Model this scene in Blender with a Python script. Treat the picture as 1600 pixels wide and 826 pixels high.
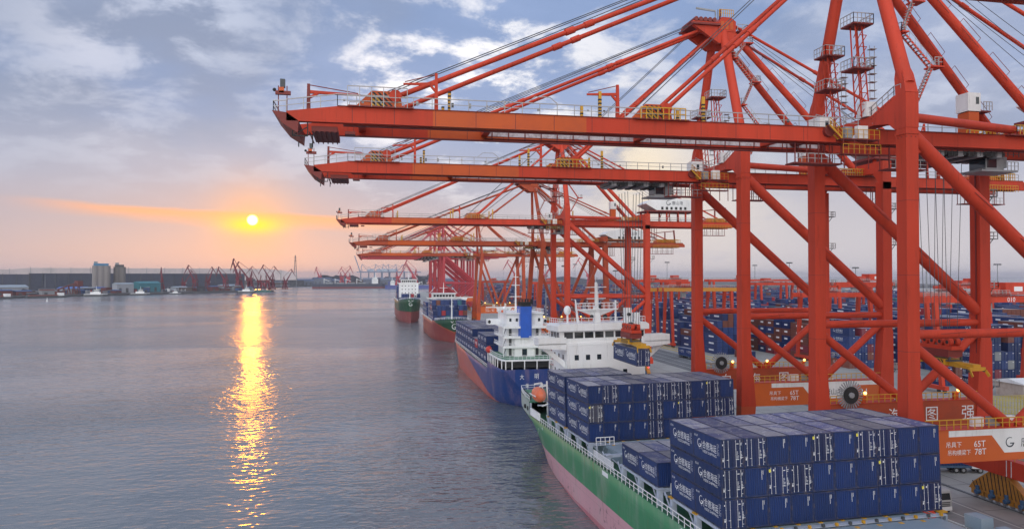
import bpy, math, random
from mathutils import Vector, Matrix
R = math.radians
sc = bpy.context.scene
for o in list(bpy.data.objects): bpy.data.objects.remove(o)
COL = sc.collection

# ---------------------------------------------------------------- camera
cam = bpy.data.cameras.new('camera'); camo = bpy.data.objects.new('camera', cam); COL.objects.link(camo)
cam.lens = 1131/1600*36; cam.sensor_width = 36; cam.clip_start = 0.5; cam.clip_end = 60000
camo.matrix_world = Matrix.Translation((0, 0, 34)) @ Matrix.Rotation(-R(11.15), 4, 'Z') @ Matrix.Rotation(R(90)+0.015, 4, 'X')
sc.camera = camo

# ---------------------------------------------------------------- light, sky, exposure
SUN_AZ, SUN_EL = R(-8.6), R(4.1)          # azimuth from +Y towards +X
sd = Vector((math.sin(SUN_AZ)*math.cos(SUN_EL), math.cos(SUN_AZ)*math.cos(SUN_EL), math.sin(SUN_EL)))
sun = bpy.data.lights.new('sun', 'SUN'); suno = bpy.data.objects.new('sun', sun); COL.objects.link(suno)
sun.energy = 0.05; sun.angle = R(0.9); sun.color = (1.0, 0.30, 0.01)
suno.rotation_euler = (-sd).to_track_quat('-Z', 'Y').to_euler()
sc.view_settings.view_transform = 'Standard'; sc.view_settings.look = 'None'
sc.view_settings.exposure = 0.10; sc.view_settings.gamma = 1.0
sc.render.engine = 'CYCLES'
sc.cycles.use_denoising = True
sc.cycles.max_bounces = 6; sc.cycles.diffuse_bounces = 3; sc.cycles.glossy_bounces = 3
sc.cycles.transmission_bounces = 3; sc.cycles.volume_bounces = 0
sc.cycles.sample_clamp_indirect = 4.0

class NT:
    """small helper for node trees"""
    def __init__(s, nt): s.nt = nt
    def n(s, t, **k):
        nd = s.nt.nodes.new(t)
        for a, v in k.items():
            if a.startswith('i_'):
                key = a[2:]; nd.inputs[int(key) if key.isdigit() else key.replace('_', ' ')].default_value = v
            else: setattr(nd, a, v)
        return nd
    def l(s, a, b): s.nt.links.new(a, b)
    def m(s, op, a, b=None, c=None, clamp=False):
        nd = s.nt.nodes.new('ShaderNodeMath'); nd.operation = op; nd.use_clamp = clamp
        for i, x in enumerate((a, b, c)):
            if x is None: continue
            if isinstance(x, (int, float)): nd.inputs[i].default_value = x
            else: s.l(x, nd.inputs[i])
        return nd.outputs[0]
    def ramp(s, f, stops, mode='LINEAR'):
        nd = s.nt.nodes.new('ShaderNodeValToRGB'); cr = nd.color_ramp; cr.interpolation = mode
        while len(cr.elements) < len(stops): cr.elements.new(0.5)
        for e, (p, c) in zip(cr.elements, stops):
            e.position = p; e.color = (c, c, c, 1) if isinstance(c, (int, float)) else (*c, 1)
        s.l(f, nd.inputs[0]); return nd.outputs[0]
    def mix(s, f, a, b, blend='MIX'):
        nd = s.nt.nodes.new('ShaderNodeMix'); nd.data_type = 'RGBA'; nd.blend_type = blend
        for i, x in ((0, f), (6, a), (7, b)):
            if isinstance(x, (int, float)): nd.inputs[i].default_value = x
            elif isinstance(x, tuple): nd.inputs[i].default_value = (*x, 1)
            else: s.l(x, nd.inputs[i])
        return nd.outputs[2]
    def ss(s, x, a, b):
        nd = s.nt.nodes.new('ShaderNodeMapRange'); nd.interpolation_type = 'SMOOTHSTEP'
        s.l(x, nd.inputs[0]); nd.inputs[1].default_value = a; nd.inputs[2].default_value = b
        return nd.outputs[0]

w = bpy.data.worlds.new('World'); sc.world = w; w.use_nodes = True
w.node_tree.nodes.clear(); N = NT(w.node_tree)
def build_sky():
    tc = N.n('ShaderNodeTexCoord'); g = tc.outputs['Generated']
    sp = N.n('ShaderNodeSeparateXYZ'); N.l(g, sp.inputs[0]); X, Y, Z = sp.outputs
    base = N.ramp(N.m('MAXIMUM', Z, 0.0), [(0.0, (.54, .43, .45)), (.03, (.56, .43, .44)), (.075, (.47, .41, .47)), (.12, (.41, .42, .53)),
        (.2, (.38, .42, .56)), (.33, (.32, .39, .57)), (.5, (.38, .47, .68)), (1.0, (.70, .77, .90))])
    # to the right (north-east) the low sky is greyer
    d = N.n('ShaderNodeVectorMath', operation='DOT_PRODUCT'); N.l(g, d.inputs[0]); d.inputs[1].default_value = sd
    dot = d.outputs['Value']
    away = N.ss(dot, .992, .90)
    low = N.ss(Z, .2, .02)
    base = N.mix(N.m('MULTIPLY', away, N.m('MULTIPLY', low, .75)), base, N.mix(N.ss(X, -.25, .25), (.41, .40, .50), (.60, .60, .65)))
    # wide warm glow around the sun
    glow = N.m('MULTIPLY', N.m('POWER', N.m('MAXIMUM', dot, 0.0), 90), N.ss(Z, .17, .03))
    base = N.mix(N.m('MULTIPLY', glow, .48), base, (.70, .36, .33))
    # ------- clouds, laid out on a flat layer overhead
    zz = N.m('ADD', N.m('MAXIMUM', Z, 0.0), .24)
    cx = N.m('DIVIDE', X, zz); cy = N.m('DIVIDE', Y, zz)
    cv = N.n('ShaderNodeCombineXYZ'); N.l(cx, cv.inputs[0]); N.l(cy, cv.inputs[1])
    def noise(scale, detail, rough, dist=0.0, off=(0, 0, 0)):
        mp = N.n('ShaderNodeMapping'); N.l(cv.outputs[0], mp.inputs[0]); mp.inputs['Location'].default_value = off
        nz = N.n('ShaderNodeTexNoise'); N.l(mp.outputs[0], nz.inputs['Vector'])
        nz.inputs['Scale'].default_value = scale; nz.inputs['Detail'].default_value = detail
        nz.inputs['Roughness'].default_value = rough; nz.inputs['Distortion'].default_value = dist
        return nz.outputs[0]
    n1 = noise(1.25, 7, .55, .25, (3.1, 1.7, 0)); n2 = noise(4.2, 9, .62, .2, (7, 2, 0)); n3 = noise(.9, 4, .5, 0, (1.3, 5, 0))
    up = N.ss(Z, .10, .24)
    dark = N.m('MULTIPLY', N.ss(n1, .38, .60), up)
    base = N.mix(N.m('MULTIPLY', dark, .8), base, (.225, .285, .43))
    blue = N.m('MULTIPLY', N.ss(n3, .56, .42), up)
    base = N.mix(N.m('MULTIPLY', blue, .35), base, (.22, .37, .72))
    pale = N.m('MULTIPLY', N.m('MULTIPLY', N.ss(n2, .50, .68), N.ss(n1, .56, .44)), N.ss(Z, .13, .24))
    base = N.mix(N.m('MULTIPLY', pale, .30), base, (.80, .80, .90))
    soft = N.m('MULTIPLY', N.ss(n2, .45, .62), N.ss(Z, .07, .16))
    base = N.mix(N.m('MULTIPLY', soft, .30), base, (.62, .66, .78))
    # white broken cloud in front of the booms (azimuth about 15 deg, elevation 17 deg)
    def patch(az, el, pw, col, amt, thr0=.42, thr1=.60, sx=1.0):
        nonlocal base
        v = Vector((math.sin(R(az))*math.cos(R(el)), math.cos(R(az))*math.cos(R(el)), math.sin(R(el))))
        dd = N.n('ShaderNodeVectorMath', operation='DOT_PRODUCT'); N.l(g, dd.inputs[0]); dd.inputs[1].default_value = v
        f = N.m('MULTIPLY', N.m('POWER', N.m('MAXIMUM', dd.outputs['Value'], 0.0), pw), N.ss(n2, thr0, thr1))
        base = N.mix(N.m('MULTIPLY', f, amt), base, col)
    patch(10, 15.0, 120, (1.25, 1.2, 1.15), .85, .48, .64)
    patch(2, 14.5, 260, (1.25, 1.18, 1.15), .7, .48, .64)
    patch(-19, 15.5, 420, (.72, .73, .84), .5, .40, .62)
    patch(-13, 19, 300, (.62, .68, .84), .7, .42, .60)
    patch(18, 15, 160, (.88, .87, .90), .7, .45, .62)
    patch(21.5, 8.2, 420, (.98, .80, .55), .75, .34, .55)
    patch(27, 6, 300, (.92, .80, .66), .4, .30, .5)
    # thin burning bands of cloud beside the sun
    az = N.m('ARCTAN2', X, Y)
    nb = N.n('ShaderNodeTexNoise', i_Scale=1.0, i_Detail=4.0)
    sv = N.n('ShaderNodeCombineXYZ'); N.l(N.m('MULTIPLY', az, 6.0), sv.inputs[0]); N.l(N.m('MULTIPLY', Z, 40.0), sv.inputs[1]); N.l(sv.outputs[0], nb.inputs['Vector'])
    azd = N.m('SUBTRACT', az, SUN_AZ)
    line = N.m('ADD', .078, N.m('MULTIPLY', azd, -.035))
    zn = N.m('ADD', Z, N.m('MULTIPLY', N.m('SUBTRACT', nb.outputs[0], .5), .018))
    # sharp upper rim, soft fade below
    rim = N.m('MULTIPLY', N.ss(N.m('SUBTRACT', zn, line), .006, -.001), N.ss(N.m('SUBTRACT', zn, line), -.020, 0.0))
    span = N.m('MULTIPLY', N.ss(azd, -.30, -.12), N.ss(azd, .42, .10))
    band = N.m('MULTIPLY', rim, span)
    base = N.mix(N.m('MULTIPLY', band, .85), base, (1.0, .42, .20))
    # sun aureole and disc
    hal = N.m('POWER', N.m('MAXIMUM', dot, 0.0), 900)
    # flattened aureole
    fl = N.m('ADD', N.m('MULTIPLY', azd, N.m('MULTIPLY', azd, 900.0)), N.m('MULTIPLY', N.m('POWER', N.m('SUBTRACT', Z, math.sin(SUN_EL)-.006), 2.0), 9000.0))
    aur = N.m('EXPONENT', N.m('MULTIPLY', fl, -1.0))
    base = N.mix(N.m('MULTIPLY', hal, .55), base, (1.15, .48, .15))
    base = N.mix(aur, base, (1.6, .80, .03))
    disc = N.ss(dot, math.cos(R(.44)), math.cos(R(.26)))
    base = N.mix(disc, base, (7.0, 5.0, 1.1))
    # the unseen half of the sky behind the camera is open and bright
    back = N.ss(Y, .05, -.75)
    side = N.ramp(N.m('MULTIPLY_ADD', X, .5, .5), [(0.0, 1.45), (.35, 1.15), (.65, .62), (1.0, .40)])
    base = N.mix(back, base, N.mix(1.0, side, N.mix(N.ss(Z, 0.0, .7), (2.0, 1.92, 1.82), (1.6, 1.65, 1.75)), 'MULTIPLY'))
    bg = N.n('ShaderNodeBackground', i_Strength=1.0); N.l(base, bg.inputs[0])
    nish = N.n('ShaderNodeTexSky', sky_type='NISHITA', sun_disc=False, sun_elevation=SUN_EL, sun_rotation=SUN_AZ)
    bg2 = N.n('ShaderNodeBackground', i_Strength=0.006); N.l(nish.outputs[0], bg2.inputs[0])
    add = N.n('ShaderNodeAddShader'); N.l(bg.outputs[0], add.inputs[0]); N.l(bg2.outputs[0], add.inputs[1])
    out = N.n('ShaderNodeOutputWorld'); N.l(add.outputs[0], out.inputs[0])
build_sky()

# ---------------------------------------------------------------- materials
MATS = {}
def mat(name, col, rough=.5, metal=0.0, dirt=None, dirt_amt=.35, scale=.6, bump=0.0, bscale=8.0, rand=0.0, emit=None, spec=.5, streak=False, coord='Object'):
    if name in MATS: return MATS[name]
    m = bpy.data.materials.new(name); m.use_nodes = True; t = NT(m.node_tree)
    b = m.node_tree.nodes['Principled BSDF']
    b.inputs['Roughness'].default_value = rough; b.inputs['Metallic'].default_value = metal
    b.inputs['Specular IOR Level'].default_value = spec
    b.inputs['Base Color'].default_value = (*col, 1)
    if emit:
        b.inputs['Emission Color'].default_value = (*emit[0], 1); b.inputs['Emission Strength'].default_value = emit[1]
    c = None
    if dirt is not None or bump or rand:
        tc = t.n('ShaderNodeTexCoord'); v = tc.outputs[coord]
    if dirt is not None:
        mp = t.n('ShaderNodeMapping'); t.l(v, mp.inputs[0])
        if streak: mp.inputs['Scale'].default_value = (1, 1, .10)
        nz = t.n('ShaderNodeTexNoise', i_Scale=scale, i_Detail=6.0, i_Roughness=.65); t.l(mp.outputs[0], nz.inputs['Vector'])
        f = t.m('MULTIPLY', t.ss(nz.outputs[0], .42, .72), dirt_amt)
        c = t.mix(f, col, dirt)
        nz2 = t.n('ShaderNodeTexNoise', i_Scale=scale*.23, i_Detail=2.0); t.l(v, nz2.inputs['Vector'])
        if streak:      # thin dark runs of grime and rust down the plate
            n3 = t.n('ShaderNodeTexNoise', i_Scale=scale*5, i_Detail=5.0, i_Roughness=.7); t.l(mp.outputs[0], n3.inputs['Vector'])
            c = t.mix(t.m('MULTIPLY', t.ss(n3.outputs[0], .56, .70), .35), c, tuple(x*.35+.012 for x in col))
        hs = t.n('ShaderNodeHueSaturation'); t.l(c, hs.inputs['Color']); t.l(t.m('ADD', .76, t.m('MULTIPLY', nz2.outputs[0], .48)), hs.inputs['Value'])
        c = hs.outputs[0]
    if rand:
        oi = t.n('ShaderNodeObjectInfo'); hs = t.n('ShaderNodeHueSaturation')
        if c is None: hs.inputs['Color'].default_value = (*col, 1)
        else: t.l(c, hs.inputs['Color'])
        t.l(t.m('ADD', 1-rand, t.m('MULTIPLY', oi.outputs['Random'], 2*rand)), hs.inputs['Value']); c = hs.outputs[0]
    if c is not None: t.l(c, b.inputs['Base Color'])
    if bump:
        nz = t.n('ShaderNodeTexNoise', i_Scale=bscale, i_Detail=4.0); t.l(v, nz.inputs['Vector'])
        bp = t.n('ShaderNodeBump', i_Strength=bump, i_Distance=.05); t.l(nz.outputs[0], bp.inputs['Height']); t.l(bp.outputs[0], b.inputs['Normal'])
    MATS[name] = m; return m

RED   = mat('crane red paint', (.57, .060, .030), .5, dirt=(.33, .045, .025), dirt_amt=.5, scale=.35, streak=True, spec=.18)
ORG   = mat('crane orange paint', (.56, .085, .006), .5, dirt=(.36, .05, .02), dirt_amt=.3, scale=.4)
RUST  = mat('crane red brown paint', (.44, .062, .016), .55, dirt=(.24, .05, .02), dirt_amt=.4, scale=.4)
PINK  = mat('crane haze pink paint', (.47, .042, .055), .5, dirt=(.4, .05, .06), dirt_amt=.3, scale=.3)  # pink of the distant haze is mixed into this red
DKRED = mat('dark red steel', (.20, .028, .022), .6)
YEL   = mat('safety yellow', (.62, .32, .02), .5, dirt=(.3, .16, .03), dirt_amt=.3, scale=1.5)
BLK   = mat('black rubber', (.018, .018, .02), .6)
GRY   = mat('grey steel', (.30, .31, .33), .5, dirt=(.16, .16, .16), dirt_amt=.4, scale=1)
DGRY  = mat('dark steel', (.07, .075, .08), .55)
GALV  = mat('galvanised rail', (.40, .38, .38), .45, metal=.2)
WHT   = mat('white paint', (.80, .80, .80), .45, dirt=(.55, .52, .48), dirt_amt=.28, scale=.5, streak=True)
SWHT  = mat('ship white paint', (.84, .85, .86), .4, dirt=(.62, .55, .46), dirt_amt=.25, scale=.3, streak=True)
PWHT  = mat('printed white', (.82, .82, .84), .5)
PORG  = mat('sign orange', (.62, .12, .02), .45, dirt=(.5, .1, .03), dirt_amt=.3, scale=.5)
PDK   = mat('sign dark lettering', (.05, .06, .08), .5)
GLASS = mat('dark glass', (.02, .03, .04), .08, spec=.8)
ROPE  = mat('steel rope', (.10, .10, .11), .5, metal=.3)
LAMP  = mat('lit lamp', (1, .7, .3), .5, emit=((1.0, .45, .08), 8.0))
RLAMP = mat('lit red lamp', (1, .1, .1), .5, emit=((1.0, .03, .03), 5.0))

# ---------------------------------------------------------------- mesh helpers
class MB:
    def __init__(s, off=(0, 0, 0)):
        s.v = []; s.f = []; s.mi = []; s.sm = []; s.mats = []; s.marks = []; s.off = Vector(off)
    def mark(s): s.marks.append(len(s.f))
    def build_each(s, name, parent, per=0, **k):
        """one object for each marked piece (or for every `per` faces)"""
        cuts = sorted(set([0]+(s.marks if not per else list(range(0, len(s.f), per)))+[len(s.f)])); out = []
        for a, b in zip(cuts, cuts[1:]):
            if a == b: continue
            t = MB(); idx = {}
            for f, mi, sm in zip(s.f[a:b], s.mi[a:b], s.sm[a:b]):
                for i in f:
                    if i not in idx: idx[i] = len(t.v); t.v.append(s.v[i])
                t.f.append(tuple(idx[i] for i in f)); t.mi.append(t.mid(s.mats[mi])); t.sm.append(sm)
            out.append(t.build(name, parent, **k))
        return out
    def mid(s, m):
        if m not in s.mats: s.mats.append(m)
        return s.mats.index(m)
    def add(s, vs, fs, m, smooth=False):
        b = len(s.v); s.v += [tuple(Vector(v)+s.off) for v in vs]; k = s.mid(m)
        for f in fs: s.f.append(tuple(i+b for i in f)); s.mi.append(k); s.sm.append(smooth)
    def box(s, lo, hi, m):
        x0, y0, z0 = lo; x1, y1, z1 = hi
        if x1 < x0: x0, x1 = x1, x0
        if y1 < y0: y0, y1 = y1, y0
        if z1 < z0: z0, z1 = z1, z0
        s.add([(x0,y0,z0),(x1,y0,z0),(x1,y1,z0),(x0,y1,z0),(x0,y0,z1),(x1,y0,z1),(x1,y1,z1),(x0,y1,z1)],
              [(0,3,2,1),(4,5,6,7),(0,1,5,4),(1,2,6,5),(2,3,7,6),(3,0,4,7)], m)
    def bar(s, p, q, a, b, m, up=(0, 0, 1), a2=None, b2=None):
        """rectangular bar from p to q, a wide (sideways) and b deep (towards up)"""
        p = Vector(p); q = Vector(q); d = (q-p).normalized(); u = Vector(up)
        if abs(d.dot(u)) > .98: u = Vector((0, 1, 0))
        sx = d.cross(u).normalized(); uy = sx.cross(d).normalized()
        a2 = a if a2 is None else a2; b2 = b if b2 is None else b2
        vs = [c + sx*(i*aa/2) + uy*(j*bb/2) for c, aa, bb in ((p, a, b), (q, a2, b2)) for i, j in ((-1,-1),(1,-1),(1,1),(-1,1))]
        s.add(vs, [(0,3,2,1),(4,5,6,7),(0,1,5,4),(1,2,6,5),(2,3,7,6),(3,0,4,7)], m)
    def tube(s, p, q, r, m, n=10, r2=None, cap=True):
        p = Vector(p); q = Vector(q); r2 = r if r2 is None else r2; d = (q-p).normalized()
        u = Vector((0, 0, 1)) if abs(d.z) < .9 else Vector((1, 0, 0))
        a = d.cross(u).normalized(); b = a.cross(d).normalized(); vs = []
        for c, rr in ((p, r), (q, r2)):
            for i in range(n):
                t = 2*math.pi*i/n; vs.append(c + a*(math.cos(t)*rr) + b*(math.sin(t)*rr))
        s.add(vs, [(i, (i+1) % n, n+(i+1) % n, n+i) for i in range(n)], m, True)
        if cap:
            s.add(vs[:n], [tuple(range(n))], m); s.add(vs[n:], [tuple(range(n-1, -1, -1))], m)
    def wire(s, p, q, r, m): s.tube(p, q, r, m, 4, cap=False)
    def prism(s, poly, axis, t0, t1, m):
        """polygon in the plane normal to axis ('x','y','z'), extruded from t0 to t1"""
        n = len(poly)
        def P(a, b, t): return {'x': (t, a, b), 'y': (a, t, b), 'z': (a, b, t)}[axis]
        vs = [P(a, b, t0) for a, b in poly] + [P(a, b, t1) for a, b in poly]
        fs = [(i, (i+1) % n, n+(i+1) % n, n+i) for i in range(n)] + [tuple(range(n-1, -1, -1)), tuple(range(n, 2*n))]
        s.add(vs, fs, m)
    def sphere(s, c, r, m, n=12, k=8, sz=1.0, sx=1.0, sy=1.0):
        vs = []
        for j in range(1, k):
            ph = math.pi*j/k
            for i in range(n):
                t = 2*math.pi*i/n; vs.append((c[0]+r*sx*math.sin(ph)*math.cos(t), c[1]+r*sy*math.sin(ph)*math.sin(t), c[2]+r*sz*math.cos(ph)))
        vs += [(c[0], c[1], c[2]+r*sz), (c[0], c[1], c[2]-r*sz)]; T = len(vs)-2
        fs = [(j*n+i, (j+1)*n+i, (j+1)*n+(i+1) % n, j*n+(i+1) % n) for j in range(k-2) for i in range(n)]
        fs += [(T, i, (i+1) % n) for i in range(n)] + [(T+1, (k-2)*n+(i+1) % n, (k-2)*n+i) for i in range(n)]
        s.add(vs, fs, m, True)
    def rail(s, pts, m, h=1.1, step=2.0, r=.045, mid=True):
        for a, b in zip(pts, pts[1:]):
            a = Vector(a); b = Vector(b); L = (b-a).length; n = max(1, round(L/step)); hv = Vector((0, 0, h))
            s.bar(a+hv, b+hv, r*2, r*2, m)
            if mid: s.bar(a+hv*.5, b+hv*.5, r*1.4, r*1.4, m)
            for i in range(n+1):
                p = a.lerp(b, i/n); s.bar(p, p+hv, r*1.6, r*1.6, m)
    def build(s, name, parent=None, label=None, cat=None, group=None, kind=None, loc=None, mw=None):
        o = bpy.data.objects.new(name, s.mesh(name)); COL.objects.link(o)
        if parent is not None: o.parent = parent
        if loc is not None: o.location = loc
        if mw is not None: o.matrix_world = mw
        return tag(o, label, cat, group, kind)
    def mesh(s, name):
        me = bpy.data.meshes.new(name); me.from_pydata(s.v, [], s.f)
        for m in s.mats: me.materials.append(m)
        me.polygons.foreach_set('material_index', s.mi); me.polygons.foreach_set('use_smooth', s.sm)
        me.update(); return me
def tag(o, label=None, cat=None, group=None, kind=None):
    if label: o['label'] = label
    if cat: o['category'] = cat
    if group: o['group'] = group
    if kind: o['kind'] = kind
    return o
def empty(name, loc, label, cat, group=None, mw=None, rz=0.0):
    o = bpy.data.objects.new(name, None); COL.objects.link(o); o.empty_display_size = .5
    if mw is not None: o.matrix_world = mw
    else: o.location = loc; o.rotation_euler = (0, 0, rz)
    return tag(o, label, cat, group)
def inst(name, me, parent=None, mw=None, **k):
    o = bpy.data.objects.new(name, me); COL.objects.link(o)
    if parent is not None: o.parent = parent
    if mw is not None: o.matrix_world = mw
    return tag(o, **k)
def copy_tree(o, parent=None):
    c = o.copy(); COL.objects.link(c)
    if parent is not None: c.parent = parent
    for ch in list(o.children): copy_tree(ch, c)
    return c
_txt = {}
def text_geo(body):
    if body not in _txt:
        cu = bpy.data.curves.new('t', 'FONT'); cu.body = body; cu.resolution_u = 2
        ob = bpy.data.objects.new('t', cu); COL.objects.link(ob); bpy.context.view_layer.update()
        me = bpy.data.meshes.new_from_object(ob.evaluated_get(bpy.context.evaluated_depsgraph_get()))
        vs = [v.co.copy() for v in me.vertices]; fs = [tuple(p.vertices) for p in me.polygons]
        bpy.data.objects.remove(ob); bpy.data.curves.remove(cu); bpy.data.meshes.remove(me)
        xs = [v.x for v in vs]; ys = [v.y for v in vs]
        _txt[body] = (vs, fs, min(xs), max(xs), min(ys), max(ys))
    return _txt[body]
def text(mb, body, height, c, right, m, up=(0, 0, 1), width=None):
    """lettering centred on c, of the given cap height, running along right"""
    vs, fs, x0, x1, y0, y1 = text_geo(body); k = height/(y1-y0); kx = k if width is None else width/(x1-x0)
    r = Vector(right); u = Vector(up); c = Vector(c)
    mb.add([c + r*((v.x-(x0+x1)/2)*kx) + u*((v.y-(y0+y1)/2)*k) for v in vs], fs, m)
def glogo(mb, c, r, right, m, up=(0, 0, 1)):
    """port emblem: an open ring with an inner hook"""
    c = Vector(c); a = Vector(right); u = Vector(up); n = 22; vs = []; fs = []
    for i in range(n+1):
        t = R(60 + 285*i/n); w0 = r*(.12+.20*i/n)
        vs += [c + (a*math.cos(t)+u*math.sin(t))*(r-w0), c + (a*math.cos(t)+u*math.sin(t))*r]
        if i: fs.append((2*i-2, 2*i-1, 2*i+1, 2*i))
    mb.add(vs, fs, m)
    q = [c + a*x*r + u*y*r for x, y in ((0, -.1), (1.0, -.1), (.96, -.32), (0, -.30))]
    mb.add(q, [(0, 1, 2, 3)], m)
ORD = ['first', 'second', 'third', 'fourth', 'fifth', 'sixth', 'seventh', 'eighth', 'ninth', 'tenth', 'eleventh', 'twelfth', 'thirteenth', 'fourteenth']

# ---------------------------------------------------------------- water, land, haze
def build_setting():
    m = bpy.data.materials.new('harbour water'); m.use_nodes = True; t = NT(m.node_tree); b = m.node_tree.nodes['Principled BSDF']
    b.inputs['Base Color'].default_value = (.105, .122, .135, 1); b.inputs['IOR'].default_value = 2.0
    tc = t.n('ShaderNodeTexCoord'); v = tc.outputs['Object']
    def nz(scale, det, rough, sx=1, sy=1, rot=0):
        mp = t.n('ShaderNodeMapping'); t.l(v, mp.inputs[0]); mp.inputs['Scale'].default_value = (sx, sy, 1); mp.inputs['Rotation'].default_value = (0, 0, rot)
        n = t.n('ShaderNodeTexNoise', i_Scale=scale, i_Detail=det, i_Roughness=rough); t.l(mp.outputs[0], n.inputs['Vector']); return n.outputs[0]
    big = nz(.006, 4, .55, 1, 1.0); slick = nz(.0035, 3, .5, .45, 1.6, .5)
    amp = t.m('ADD', .35, t.m('MULTIPLY', t.ss(big, .40, .62), .65))
    amp = t.m('MULTIPLY', amp, t.m('ADD', .45, t.m('MULTIPLY', t.ss(slick, .46, .56), .55)))
    h = t.m('ADD', t.m('MULTIPLY', nz(.36, 1.5, .5, .7, 1.2, .3), 1.0), t.m('MULTIPLY', nz(.80, 1.2, .5, .7, 1.3, -.2), .55))
    h = t.m('ADD', h, t.m('MULTIPLY', nz(.11, 2, .5, .6, 1.2, .15), 1.6))
    h = t.m('MULTIPLY', h, amp)
    bp = t.n('ShaderNodeBump', i_Strength=1.0, i_Distance=WAVE); t.l(h, bp.inputs['Height']); t.l(bp.outputs[0], b.inputs['Normal'])
    t.l(t.m('ADD', .13, t.m('MULTIPLY', t.ss(slick, .46, .56), .08)), b.inputs['Roughness'])
    mb = MB(); mb.add([(-15000, -600, 0), (15000, -600, 0), (15000, 15000, 0), (-15000, 15000, 0)], [(0, 1, 2, 3)], m)
    mb.build('sea_water', kind='structure', loc=(0, 0, -3.5))
    # quay and yard ground
    con = mat('quay concrete', (.36, .355, .34), .8, dirt=(.20, .195, .19), dirt_amt=.6, scale=.09, bump=.15, bscale=3)
    asp = mat('lane asphalt', (.15, .155, .165), .85, dirt=(.09, .09, .095), dirt_amt=.6, scale=.15)
    pale = mat('yard paving', (.32, .315, .30), .85, dirt=(.17, .165, .16), dirt_amt=.6, scale=.05)
    wall = mat('quay wall concrete', (.22, .21, .195), .85, dirt=(.10, .10, .09), dirt_amt=.7, scale=.4, streak=True)
    q = MB(); q.box((61.6, -260, -9), (900, 1500, 0), wall); q.build('quay_wall', kind='structure')
    g = MB(); g.add([(61.6, -260, .004), (900, -260, .004), (900, 1500, .004), (61.6, 1500, .004)], [(0, 1, 2, 3)], pale); g.build('yard_ground', kind='structure')
    g = MB(); g.add([(61.6, -260, .008), (112, -260, .008), (112, 1500, .008), (61.6, 1500, .008)], [(0, 1, 2, 3)], con); g.build('quay_apron', kind='structure')
    g = MB(); g.add([(112, -260, .012), (131, -260, .012), (131, 1500, .012), (112, 1500, .012)], [(0, 1, 2, 3)], asp)
    g.add([(71, -260, .012), (87, -260, .012), (87, 1500, .012), (71, 1500, .012)], [(0, 1, 2, 3)], mat('crane lane paving', (.30, .30, .30), .85, dirt=(.12, .12, .12), dirt_amt=.7, scale=.12, streak=False))
    g.build('truck_lanes', kind='structure')
    g = MB(); ln = mat('lane line paint', (.62, .62, .58), .7); jn = mat('slab joint', (.09, .09, .09), .9)
    for x in (74.8, 78.6, 82.4, 86.2, 116, 121, 126): g.add([(x-.1, -100, .018), (x+.1, -100, .018), (x+.1, 900, .018), (x-.1, 900, .018)], [(0, 1, 2, 3)], ln)
    g.build('lane_markings', kind='structure')
    g = MB()
    for k in range(-8, 110):
        y = k*6.0; g.add([(87.1, y-.05, .013), (112, y-.05, .013), (112, y+.05, .013), (87.1, y+.05, .013)], [(0, 1, 2, 3)], jn)
    for x in (96, 104): g.add([(x-.06, -60, .015), (x+.06, -60, .015), (x+.06, 660, .015), (x-.06, 660, .015)], [(0, 1, 2, 3)], jn)
    g.build('slab_joints', kind='structure')
    g = MB(); kb = mat('yellow kerb', (.62, .45, .10), .7, dirt=(.35, .27, .10), dirt_amt=.5, scale=.5)
    g.box((135.2, 60, .004), (136.0, 900, .15), kb); g.box((139.2, 60, .004), (140, 900, .15), kb); g.build('yellow_kerb', kind='structure')
    g = MB()
    for x in (64, 91.8):
        g.box((x-.35, -120, .016), (x-.12, 1200, .05), DGRY); g.box((x+.12, -120, .016), (x+.35, 1200, .05), DGRY); g.box((x-.04, -120, .016), (x+.04, 1200, .09), GRY)
    g.build('crane_rails', kind='structure')
    # fenders along the quay face
    # haze
    hz = bpy.data.materials.new('haze air'); hz.use_nodes = True; nt = hz.node_tree; nt.nodes.clear()
    pv = nt.nodes.new('ShaderNodeVolumePrincipled'); pv.inputs['Density'].default_value = HAZE
    pv.inputs['Color'].default_value = (.90, .88, .96, 1); pv.inputs['Anisotropy'].default_value = .25
    ou = nt.nodes.new('ShaderNodeOutputMaterial'); nt.links.new(pv.outputs[0], ou.inputs['Volume'])
    mb = MB(); mb.box((-15500, -700, -12), (15500, 15500, 92), hz); o = mb.build('haze', kind='stuff')
WAVE = .88; HAZE = 8e-5
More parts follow.
